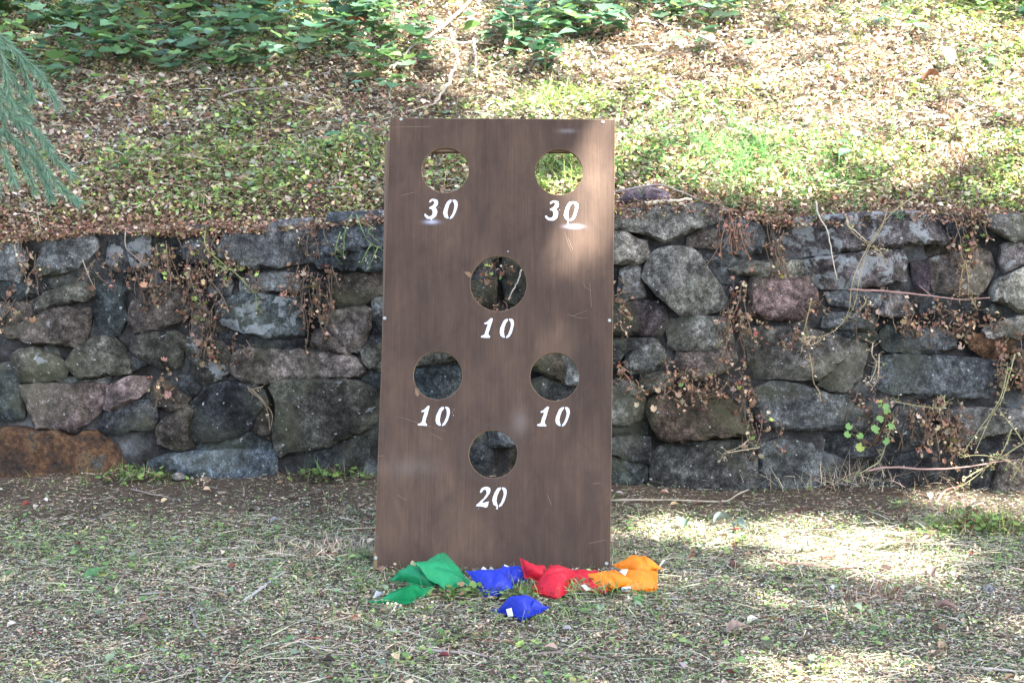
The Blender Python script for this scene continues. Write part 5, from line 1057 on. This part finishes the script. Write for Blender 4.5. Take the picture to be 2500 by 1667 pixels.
seedling(2083, 405, .085, [(1, 1.2, .5, .045, 1), (.8, 3.4, .1, .055, .9), (.75, -.2, 0, .045, .9), (.55, 3.9, -.3, .06, .8), (.9, .3, .4, .035, 1)], 'four leaved grey green seedling on the bank right of the feathery weed')
seedling(2330, 360, .11, [(1, 0, .3, .06, .9), (.8, 3.1, .2, .065, .8), (.7, -.8, -.1, .055, .9), (.5, 2.4, 0, .05, .9)], 'pale leaved seedling in full sun at the right of the bank', col=(.25, .36, .24))
seedling(2302, 180, .09, [(1, -1.2, -1.0, .075, .8), (.9, 1, .2, .04, 1)], 'single broad leaf hanging on the sunny bank at upper right', col=(.14, .30, .09))
seedling(2400, 180, .09, [(1, .7, .2, .05, 1), (.9, 2.8, -.2, .055, 1), (.6, -1, -.6, .05, 1), (.6, .2, -.5, .045, 1)], 'dark green leafed seedling right of the single broad leaf', col=(.08, .20, .07))
seedling(655, 125, .13, [(1, .2, .5, .06, .6), (1, 2.6, .3, .065, .6), (.85, -.6, .1, .07, .6), (.8, 3.6, .1, .06, .6), (.6, .4, .1, .07, .6), (.6, 2.9, -.1, .06, .6), (.45, -1, -.2, .06, .6)], 'light green upright shoot with narrow leaves left of the board top', col=(.14, .30, .16))
seedling(850, 395, .12, [(1, 2.9, .1, .06, .8), (.9, .2, .1, .07, .8), (.7, 3.4, -.1, .065, .8), (.7, -.3, -.2, .06, .8), (.4, .8, -.2, .05, .8)], 'leafy green shoot touching the left edge of the board', col=(.10, .23, .10))
seedling(900, 250, .07, [(1, .3, 0, .06, .6), (.9, 2.9, 0, .055, .6), (.5, 3.5, -.1, .05, .6)], 'low narrow leaved shoot above the top left corner', col=(.14, .26, .18))
# ivy like big leaves near the top of the bank
rr = RS(5)
for (px, py, k, lab) in ((880, 30, 7, 'pale big leaved creeper plant above the board, left of the light streak'), (1560, 20, 8, 'broad light green leaved plant at the top edge, right of centre'), (1250, 130, 9, 'dark green bushy plant above the middle of the board'),
                         (1480, 110, 9, 'dark ivy leaved plant above the right corner of the board'), (1780, 60, 8, 'sunlit leafy plant at the top right of the bank'), (1330, 190, 7, 'low dark leafed plant just above the board top')):
    seedling(px, py, .13, [(rr.uniform(.35, 1.1), rr.uniform(0, 6.28), rr.uniform(-.4, .5), rr.uniform(.05, .095), rr.uniform(.8, 1)) for _ in range(k * 2)], lab, col=(.085, .19, .10) if px in (1250, 1480, 1330) else (.17, .30, .17), nm='leafy_plant')
# feathery light green weed right of the board
fw = h(1830, 430, 0); e = tag(empty('feathery_weed', fw), 'wide bright green patch of fine feathery weed on the bank right of the board', 'weed'); r = RS(31)
n0 = 420; ax = fw.x + r.randn(n0) * .21; ay = fw.y + r.randn(n0) * .17; k = 16; sx_ = np.repeat(ax, k); sy_ = np.repeat(ay, k); n = n0 * k; tt = r.uniform(.1, 1, n); ly = np.repeat(uni(r, n0, 0, 6.28), k); lean = np.repeat(uni(r, n0, .01, .08), k); hh = np.repeat(uni(r, n0, .03, .12), k)
pos = np.c_[sx_ + np.cos(ly) * lean * tt, sy_ + np.sin(ly) * lean * tt, hill_z(sx_, sy_) + hh * tt]
V, F, K = scatter(*T_BLADE, pos, np.c_[uni(r, n, .014, .038), uni(r, n, .0012, .0022), uni(r, n, .002, .01)], uni(r, n, 0, 6.28), uni(r, n, -.2, .8), uni(r, n, -1, 1), pick([(.09, .24, .06), (.12, .30, .08), (.16, .33, .10)], [1, 1, 1], n, r))
fo = link('foliage', fast_mesh('foliage', V, F, K), M['leaf'], e, False); fo['kind'] = 'stuff'
mb = MB()
for i in range(90):
    b = Vector((ax[i], ay[i], float(hill_z(ax[i], ay[i])))); a = r.uniform(0, 6.28); mb.tube([b, b + Vector((math.cos(a) * .02, math.sin(a) * .02, .06)), b + Vector((math.cos(a) * .06, math.sin(a) * .05, .11))], [.001, .0009, .0006], (.12, .26, .08), 4)
mb.build('stems', M['twig'], e)['kind'] = 'stuff'
# grass and dried tufts
def tuft(pc, rx, ry, hgt, n, cols, wts, label, nm, cat, seed, zf=ground_z, bent=True, green=0, down=False):
    r = RS(seed); e = tag(empty(nm, pc), label, cat); x = pc.x + r.randn(n) * rx; y = pc.y + r.randn(n) * ry; z = zf(x, y) + uni(r, n, 0, hgt * .5) * np.exp(-((x - pc.x) / (rx * 1.5)) ** 2)
    V, F, K = scatter(*T_BENT, np.c_[x, y, z], np.c_[uni(r, n, hgt * .4, hgt * 1.3), uni(r, n, .0012, .0024), uni(r, n, .01, .05)], uni(r, n, 0, 6.28), uni(r, n, .1, 1.2), uni(r, n, -1, 1), pick(cols, wts, n, r))
    parts = [(V, F, K)]
    if green:
        x = pc.x + r.randn(green) * rx; y = pc.y + r.randn(green) * ry; s_ = uni(r, green, .010, .022)
        parts.append(scatter(*T_LOBE, np.c_[x, y, zf(x, y) + uni(r, green, .01, hgt * .9) * np.exp(-((x - pc.x) / (rx * 1.6)) ** 2)], np.c_[s_, s_, s_], uni(r, green, 0, 6.28), uni(r, green, -.3, .6), uni(r, green, -.5, .5), pick([(.16, .26, .07), (.12, .2, .06), ORG], [3, 2, .6], green, r)))
    V, F, K = join(parts); o = link('blades', fast_mesh('blades', V, F, K), M['litter'], e, False); o['kind'] = 'stuff'; return e
tuft(on_ground(2385, 1295), .085, .045, .055, 700, [STRAW2, GRN, RED, YGR, BRN], [3, 3, 2, 3, 2], 'heaped tuft of yellow green weed with red stems at the right lawn edge', 'weed_tuft', 'weed', 3, green=420)
tuft(on_ground(2150, 1465), .055, .03, .04, 170, [(.20, .06, .045), (.22, .11, .08), BRN, STRAW2], [2, 3, 3, 3], 'sprawling red stemmed weed on the right lawn', 'red_weed', 'weed', 4)
tuft(on_ground(840, 1350), .12, .05, .035, 500, [STRAW, STRAW2, TAN], [3, 2, 2], 'low mound of straw coloured grass left of the green bags', 'straw_tuft', 'grass', 6)
tuft(on_ground(1400, 1452), .10, .018, .045, 420, [GRN, GRN2, BLG, STRAW2], [3, 3, 2, 2], 'green grass growing in front of the red bean bags', 'grass_tuft', 'grass', 7, green=60)
tuft(on_ground(1160, 1462), .10, .02, .035, 120, [GRN, GRN2, BLG], [3, 3, 2], 'clover like weeds between the green pile and the lone blue bag', 'clover_patch', 'weed', 8, green=170)
tuft(on_ground(2090, 1185), .20, .05, .09, 1500, [STRAW, STRAW2, TAN, BRN, GREY], [4, 4, 3, 2, 2], 'heap of dry grass and straw fallen at the wall foot at right', 'dry_grass_heap', 'dry grass', 9, green=120)
tuft(on_ground(330, 1190), .08, .025, .05, 120, [GRN, BRN, STRAW2], [3, 2, 1], 'small green weed at the foot of the rust orange boulder', 'wall_foot_weed', 'weed', 10, green=110)
tuft(on_ground(800, 1188), .07, .02, .06, 120, [GRN, BRN, STRAW2], [3, 2, 1], 'small leafy weed at the wall foot just left of the board', 'wall_foot_weed', 'weed', 11, green=90)
tuft(h(1380, 262), .10, .05, .09, 260, [GRN, GRN2, YGR], [3, 3, 2], 'tuft of green grass standing above the right part of the board', 'grass_tuft', 'grass', 12, zf=hill_z)
tuft(h(1350, 420), .14, .10, .08, 700, [GRN, GRN2, YGR], [3, 3, 2], 'green grass seen through the upper right hole', 'grass_tuft', 'grass', 13, zf=hill_z, green=150)
tuft(h(2350, 420), .10, .06, .06, 420, [BRN, TAN, ORG, DBR], [3, 3, 3, 2], 'brown dried weed tuft on the bank at far right', 'dried_weed', 'weed', 14, zf=hill_z)

# ------------------------------------------------------------------ dried creepers hanging down the wall
def vine(label, starts, drop, n_str, seed, dens=1.0, cols=None, spread=.02, stemcol=(.17, .125, .09), nm='dried_creeper', sz=1.0, green=0):
    """starts: pixels where strands hang from; drop: length range in metres"""
    r = RS(seed); e = tag(empty(nm, at_wall(*starts[0])), label, 'dried creeper'); mb = MB(); P, S = [], []
    for k in range(int(n_str * .55)):
        s0 = starts[r.randint(len(starts))]; p = at_wall(*s0) + WX * r.uniform(-spread, spread) * 1.7 + WUP * r.uniform(-.03, .03); off = r.uniform(.055, .085); L = drop[0] + (drop[1] - drop[0]) * r.uniform(0, 1) ** 1.8; q = [p + WN * off]; dx = r.uniform(-.25, .25); st = max(4, int(L / .022))
        for i in range(st):
            dx = dx * .8 + r.uniform(-.35, .35); off = max(.045, min(.10, off + r.uniform(-.012, .012))); p = p - WUP * (L / st) + WX * dx * .022; q.append(p + WN * off)
        mb.tube(q, [.0016] * len(q), tuple(np.array(stemcol) * r.uniform(.6, 1.25)), 4)
        for a in q:
            for _ in range(r.poisson((1.5 if r.rand() < .5 else 2.8) * dens * .8)): P.append(tuple(a + Vector(r.randn(3)) * .011)); S.append(r.uniform(.007, .019) * sz)
    mb.build('stems', M['twig'], e)['kind'] = 'stuff'; n = len(P); cols = cols or ([ORG, PNK, BRN, TAN, RED, DBR], [4, 3, 5, 2, .7, 2]); S = np.array(S)
    big = r.uniform(0, 1, n) < (.0 if nm != 'dried_creeper' else .22); P = A_(P); nb_ = int(big.sum()); parts = []
    if nb_: Sb = S[big] * 1.5; parts.append(scatter(*T_LOBE, P[big], np.c_[Sb, Sb * uni(r, nb_, .5, 1), Sb * 4], uni(r, nb_, 0, 6.28), uni(r, nb_, -1.5, .3), uni(r, nb_, -1.2, 1.2), pick([PNK, BRN, TAN, ORG], [2, 4, 3, 2], nb_, r)))
    P2, S2 = P[~big], S[~big]; n2 = len(P2)
    parts.append(scatter(*T_FLAKE, P2, np.c_[S2, S2 * uni(r, n2, .4, 1), S2 * 2], uni(r, n2, 0, 6.28), uni(r, n2, -1.4, .6), uni(r, n2, -1.2, 1.2), pick(cols[0], cols[1], n2, r)))
    if green:
        i = r.randint(0, n, green); s_ = uni(r, green, .012, .022); parts.append(scatter(*T_LOBE, A_(P)[i] + np.array(WN) * .01, np.c_[s_, s_, s_], uni(r, green, 0, 6.28), uni(r, green, -1.2, -.4), uni(r, green, -.6, .6), pick([GRN2, YGR], [1, 1], green, r)))
    V, F, K = join(parts); o = link('dry_leaves', fast_mesh('dry_leaves', V, F, K), M['litter'], e, False); o['kind'] = 'stuff'; return e
A2 = lambda rg, *p: [(REG[rg][0] + x * REG[rg][2], REG[rg][1] + y * REG[rg][2]) for x, y in p]
vine('brown dried creeper over the first stones at the left edge of the wall', A2('A', (260, 420), (330, 600), (100, 1020), (260, 900)), (.05, .14), 26, 1, 1.1)
vine('sparse brown creeper beside the second top stone from the left', A2('A', (560, 700), (980, 650), (1060, 500), (1100, 640)), (.03, .10), 13, 2, .7)
vine('dried creeper hanging over the lichened stone at left', A2('A', (1250, 560), (1420, 640), (1560, 700), (1250, 760), (1700, 700)), (.03, .10), 22, 3, .9)
vine('thick brown mat of dried creeper spilling down between the left top stones', A2('A', (1680, 330), (1800, 320), (1900, 420), (1750, 480), (1980, 560)) + A2('B', (60, 620), (200, 680)), (.06, .20), 48, 4, 1.1, spread=.035, green=14)
vine('dried creeper trailing down a joint in the left half of the wall', A2('B', (120, 640), (180, 800), (100, 950), (200, 1150), (350, 1000)), (.05, .17), 30, 5, .9, green=8)
vine('brown creeper filling the gap left of the grey block beneath the top stones', A2('B', (320, 340), (350, 300), (330, 500), (540, 640), (700, 640)), (.03, .10), 22, 6, 1.0, green=6)
vine('dense reddish dried creeper hanging beside the board at left', A2('B', (1290, 640), (1360, 660), (1440, 690), (1330, 760), (1400, 900), (1300, 1050)), (.05, .16), 44, 7, .9, spread=.035)
vine('small reddish creeper tuft between the two top stones left of the board', A2('B', (1380, 200), (1390, 280), (1420, 180)), (.03, .10), 16, 8, 1.0)
vine('dried leaves on a ledge in the lower left wall', A2('C', (1740, 300), (1800, 380), (1850, 420)), (.02, .09), 14, 9, 1.0)
vine('brown leaves above the long stone in the left wall', A2('B', (420, 1330), (300, 1400), (560, 1420), (300, 1500)), (.02, .07), 22, 10, .8)
vine('creeper remains seen through the middle hole of the board', [(1200, 632), (1225, 640), (1245, 650), (1195, 742), (1215, 745)], (.02, .06), 20, 11, 1.2, green=9)
vine('hanging bunch of drooping orange brown dead needles on the right top stones', A2('E', (1180, 380), (1240, 370), (1300, 400), (1330, 430)), (.06, .13), 46, 12, .5, ([(.34, .17, .11), (.28, .14, .09)], [1, 1]), .022, (.25, .165, .12), 'dead_conifer_spray')
vine('dried creeper strand hanging in a joint right of the dead needles', A2('E', (1600, 440), (1610, 560), (1620, 700), (1640, 480)), (.08, .17), 20, 13, .9, green=3)
vine('red brown creeper running down the joint left of the purple stone', A2('E', (1290, 930), (1230, 1080), (1240, 1200), (1200, 1280), (1300, 1350)), (.06, .20), 34, 14, .9)
vine('dried creeper spread over the arched brown stone', A2('G', (640, 430), (800, 400), (900, 420), (1100, 400), (1200, 420), (1000, 480), (700, 540), (1200, 560)), (.02, .07), 60, 15, 1.1, spread=.04, green=4)
vine('pinkish brown creeper band along the middle joint at right', A2('F', (820, 1340), (1000, 1300), (1150, 1200), (1300, 1280), (1450, 1330), (1600, 1400), (1100, 1350)), (.02, .08), 66, 16, 1.1, spread=.05)
vine('creeper clinging in front of the top stones at far right', A2('F', (1440, 330), (1440, 480), (1460, 600), (1450, 700), (1660, 360), (1330, 360)), (.06, .17), 34, 17, .9, green=9)
vine('thin creeper over the purple stone at right centre', A2('F', (30, 1080), (60, 1150), (560, 1230), (620, 1130)), (.03, .09), 18, 18, .7)
vine('thick tangle of dried creeper on the lower right wall', A2('H', (560, 620), (800, 680), (1000, 700), (1180, 700), (1220, 760), (1200, 860), (760, 720), (1220, 950)), (.04, .12), 84, 19, 1.2, spread=.04, green=6)
vine('pale pink dried creeper in sunlight at the right edge', A2('H', (2000, 120), (2080, 160), (1950, 260), (2060, 300), (1850, 260)), (.04, .11), 56, 20, 1.2, spread=.04)
vine('dried creeper strand beside the tall lower block at right', A2('G', (1440, 700), (1450, 860), (1500, 900), (1640, 980)), (.03, .14), 22, 21, .9, green=3)
vine('creeper around the light stones next to the right board edge', A2('E', (90, 1020), (90, 1100), (80, 1320)) + A2('G', (120, 220), (100, 430), (240, 480), (560, 200), (560, 420)), (.02, .07), 40, 22, 1.0, stemcol=(.3, .2, .13))
vine('sparse dry leaves over the big rectangular stone at right', A2('G', (1500, -60), (1650, 10), (1720, -20), (1900, 20)), (.01, .05), 20, 23, .9)
# long pale bedstraw stems over the right wall
def stems_over(label, lines, seed, col=(.36, .30, .18), leafy=.5, nm='dry_stem_tangle', cat='dry stems'):
    r = RS(seed); e = tag(empty(nm, wl(*lines[0][0], 0)), label, cat); P = []
    for ln in lines:
        mb = MB()
        path = smooth_path([wl(x, y, .02 + .012 * math.sin(i * 2)) for i, (x, y) in enumerate(ln)], 16); mb.tube(path, [.0019 - .00006 * i for i in range(17)], col, 4, .1)
        for p in path:
            for _ in range(r.poisson(2.4 * leafy)):
                d = Vector(r.randn(3)) * .012; mb.tube([p, p + d], [.0007, .0005], col, 3); P.append(tuple(p + d))
        mb.build('stem', M['twig'], e)
    n = len(P); s_ = uni(r, n, .005, .013); V, F, K = scatter(*T_FLAKE, A_(P), np.c_[s_, s_ * .7, s_], uni(r, n, 0, 6.28), uni(r, n, -1, .6), uni(r, n, -1, 1), pick([TAN, BRN, ORG, GRN2, STRAW], [4, 3, 2, 1.5, 3], n, r))
    o = link('seed_heads', fast_mesh('seed_heads', V, F, K), M['litter'], e, False); o['kind'] = 'stuff'; return e
stems_over('pair of tall tan dry stems crossing the lichened stones diagonally', [A2('F', (1000, 120), (720, 320), (560, 560), (400, 860), (340, 1060), (330, 1260), (200, 1440), (40, 1500)), A2('F', (700, 260), (640, 440), (520, 660), (430, 940), (380, 1180), (290, 1350)), A2('F', (300, 340), (320, 440), (440, 560), (620, 680)), A2('F', (470, 1120), (480, 1180), (350, 1330)), A2('F', (560, 620), (640, 700), (690, 800))], 1)
stems_over('pale greenish bedstraw stems sprawling over the lower right wall', [A2('H', (1930, 180), (1800, 600), (1700, 800), (1560, 1100)), A2('H', (1860, 300), (1780, 600), (1600, 900), (1440, 1120)), A2('H', (1790, 740), (1960, 960), (2040, 1140), (1900, 1400)), A2('H', (2091, 990), (1900, 1100), (1700, 1250), (1500, 1400), (1200, 1568)),
           A2('H', (1700, 1240), (1440, 1380), (1440, 1500)), A2('H', (1900, 900), (1800, 1120), (1700, 1240)), A2('H', (2000, 1330), (1850, 1200), (1600, 1160), (1400, 1180)), A2('H', (760, 820), (700, 960), (640, 1200), (500, 1290)), A2('H', (1240, 600), (1240, 680), (1100, 700), (760, 640))], 2, (.38, .36, .20), .9)
stems_over('thin dry strands with seed heads hanging at right of the purple slab', [A2('F', (1450, 760), (1400, 940), (1400, 1090)), A2('F', (1450, 760), (1470, 940), (1490, 1120)), A2('F', (1500, 1120), (1560, 1240)), A2('E', (1980, 1130), (1900, 1450), (1880, 1560)), A2('G', (1960, 190), (1980, 330), (2000, 450), (2060, 560), (2060, 640))], 3, (.36, .28, .16), .5)
stems_over('wiry tan stem tangle on the grey block joint at right', [A2('H', (560, 70), (545, 180), (600, 280), (540, 440), (480, 470)), A2('H', (620, 180), (600, 400), (540, 540)), A2('G', (1860, 30), (2000, 10), (1900, 100), (1880, 160)), A2('G', (1860, 30), (1960, 90), (2080, 40)), A2('G', (1480, 1080), (1150, 1130), (1140, 1170)), A2('G', (1390, 980), (1300, 1060), (1150, 1130))], 4, (.45, .38, .27), .4)
stems_over('light green stem with whorled leaves hanging at the left top stones', [A2('B', (250, 260), (260, 420), (370, 560), (560, 700), (700, 830), (770, 920), (780, 1070)), A2('B', (350, 600), (480, 660), (640, 650))], 5, (.26, .30, .12), .9, 'green_creeper_stem', 'creeper')
stems_over('fine green grass stems arching down beside the left board edge', [A2('B', (1780, 90), (1720, 260), (1690, 450), (1700, 560)), A2('B', (1830, 90), (1900, 260), (1960, 380), (2091, 450)), A2('B', (2000, 220), (1960, 270), (2060, 380)), A2('B', (1980, 400), (1900, 560), (1870, 620)), A2('B', (2060, 420), (2000, 560), (1950, 650)), A2('B', (1660, 270), (1620, 430), (1600, 520))], 6, (.20, .30, .13), .3, 'hanging_grass', 'grass')
stems_over('dried brown root strands hanging in the lower left wall', [A2('D', (690, 410), (820, 500), (900, 620), (950, 720), (930, 860)), A2('D', (740, 430), (860, 560), (900, 700), (920, 850)), A2('D', (700, 440), (840, 540), (890, 640), (890, 740)), A2('D', (850, 410), (700, 440))], 7, (.24, .19, .13), .1, 'hanging_roots', 'roots')
stems_over('thin dark twiggy stem on the left wall joint', [A2('B', (60, 640), (130, 850), (190, 1010), (240, 1140)), A2('B', (700, 700), (800, 800), (860, 900), (900, 990)), A2('B', (1330, 690), (1280, 800), (1260, 960), (1250, 1080))], 8, (.16, .12, .10), .2, 'dry_creeper_tangle', 'dry stems')
stems_over('pale kinked stem over the lichened stone at left', [A2('A', (1420, 260), (1430, 420), (1500, 520), (1620, 620)), A2('A', (970, 560), (1050, 740), (1100, 880)), A2('A', (500, 80), (540, 220), (545, 340)), A2('A', (260, 400), (300, 520), (400, 660))], 9, (.36, .30, .24), .2, 'dry_creeper_tangle', 'dry stems')
# bright lobed leaves on the lower right wall
for lab, pts in (('cluster of bright green lobed leaves on the lower right wall', [(705, 700), (700, 752), (592, 822), (680, 868), (620, 915), (645, 980), (600, 890)]),
                 ('yellowish lobed leaves left of the green cluster on the lower right wall', [(345, 838), (335, 922), (400, 925), (465, 1040)])):
    e = tag(empty('lobed_weed', wl(*A2('H', pts[0])[0], 0)), lab, 'weed'); mb = MB(); root = wl(*A2('H', (560, 1060))[0], 0)
    for i, q in enumerate(pts):
        p = wl(*A2('H', q)[0], .045); L = (.024 if q != (465, 1040) else .030); mb.tube(smooth_path([root, root.lerp(p, .5) + Vector((0, -.008, -.01)), p], 6), [.0009] * 7, (.2, .12, .07), 4)
        V, F, K = scatter(*T_LOBE, A_([tuple(p)]), A_([[L, L, L]]), A_([random.uniform(0, 6)]), A_([0.]), A_([0.]), A_([[.16, .33, .09] if q != (465, 1040) else [.28, .36, .05]])); Vc_ = V - np.array(p)
        a = -1.15 + random.uniform(-.25, .25); V = np.c_[Vc_[:, 0], Vc_[:, 1] * math.cos(a) + Vc_[:, 2] * math.sin(a), -Vc_[:, 1] * math.sin(a) + Vc_[:, 2] * math.cos(a)] + np.array(p)
        link('leaf', fast_mesh('leaf', V, F, K), M['leaf'], e, True)
    mb.build('stems', M['twig'], e)['kind'] = 'stuff'
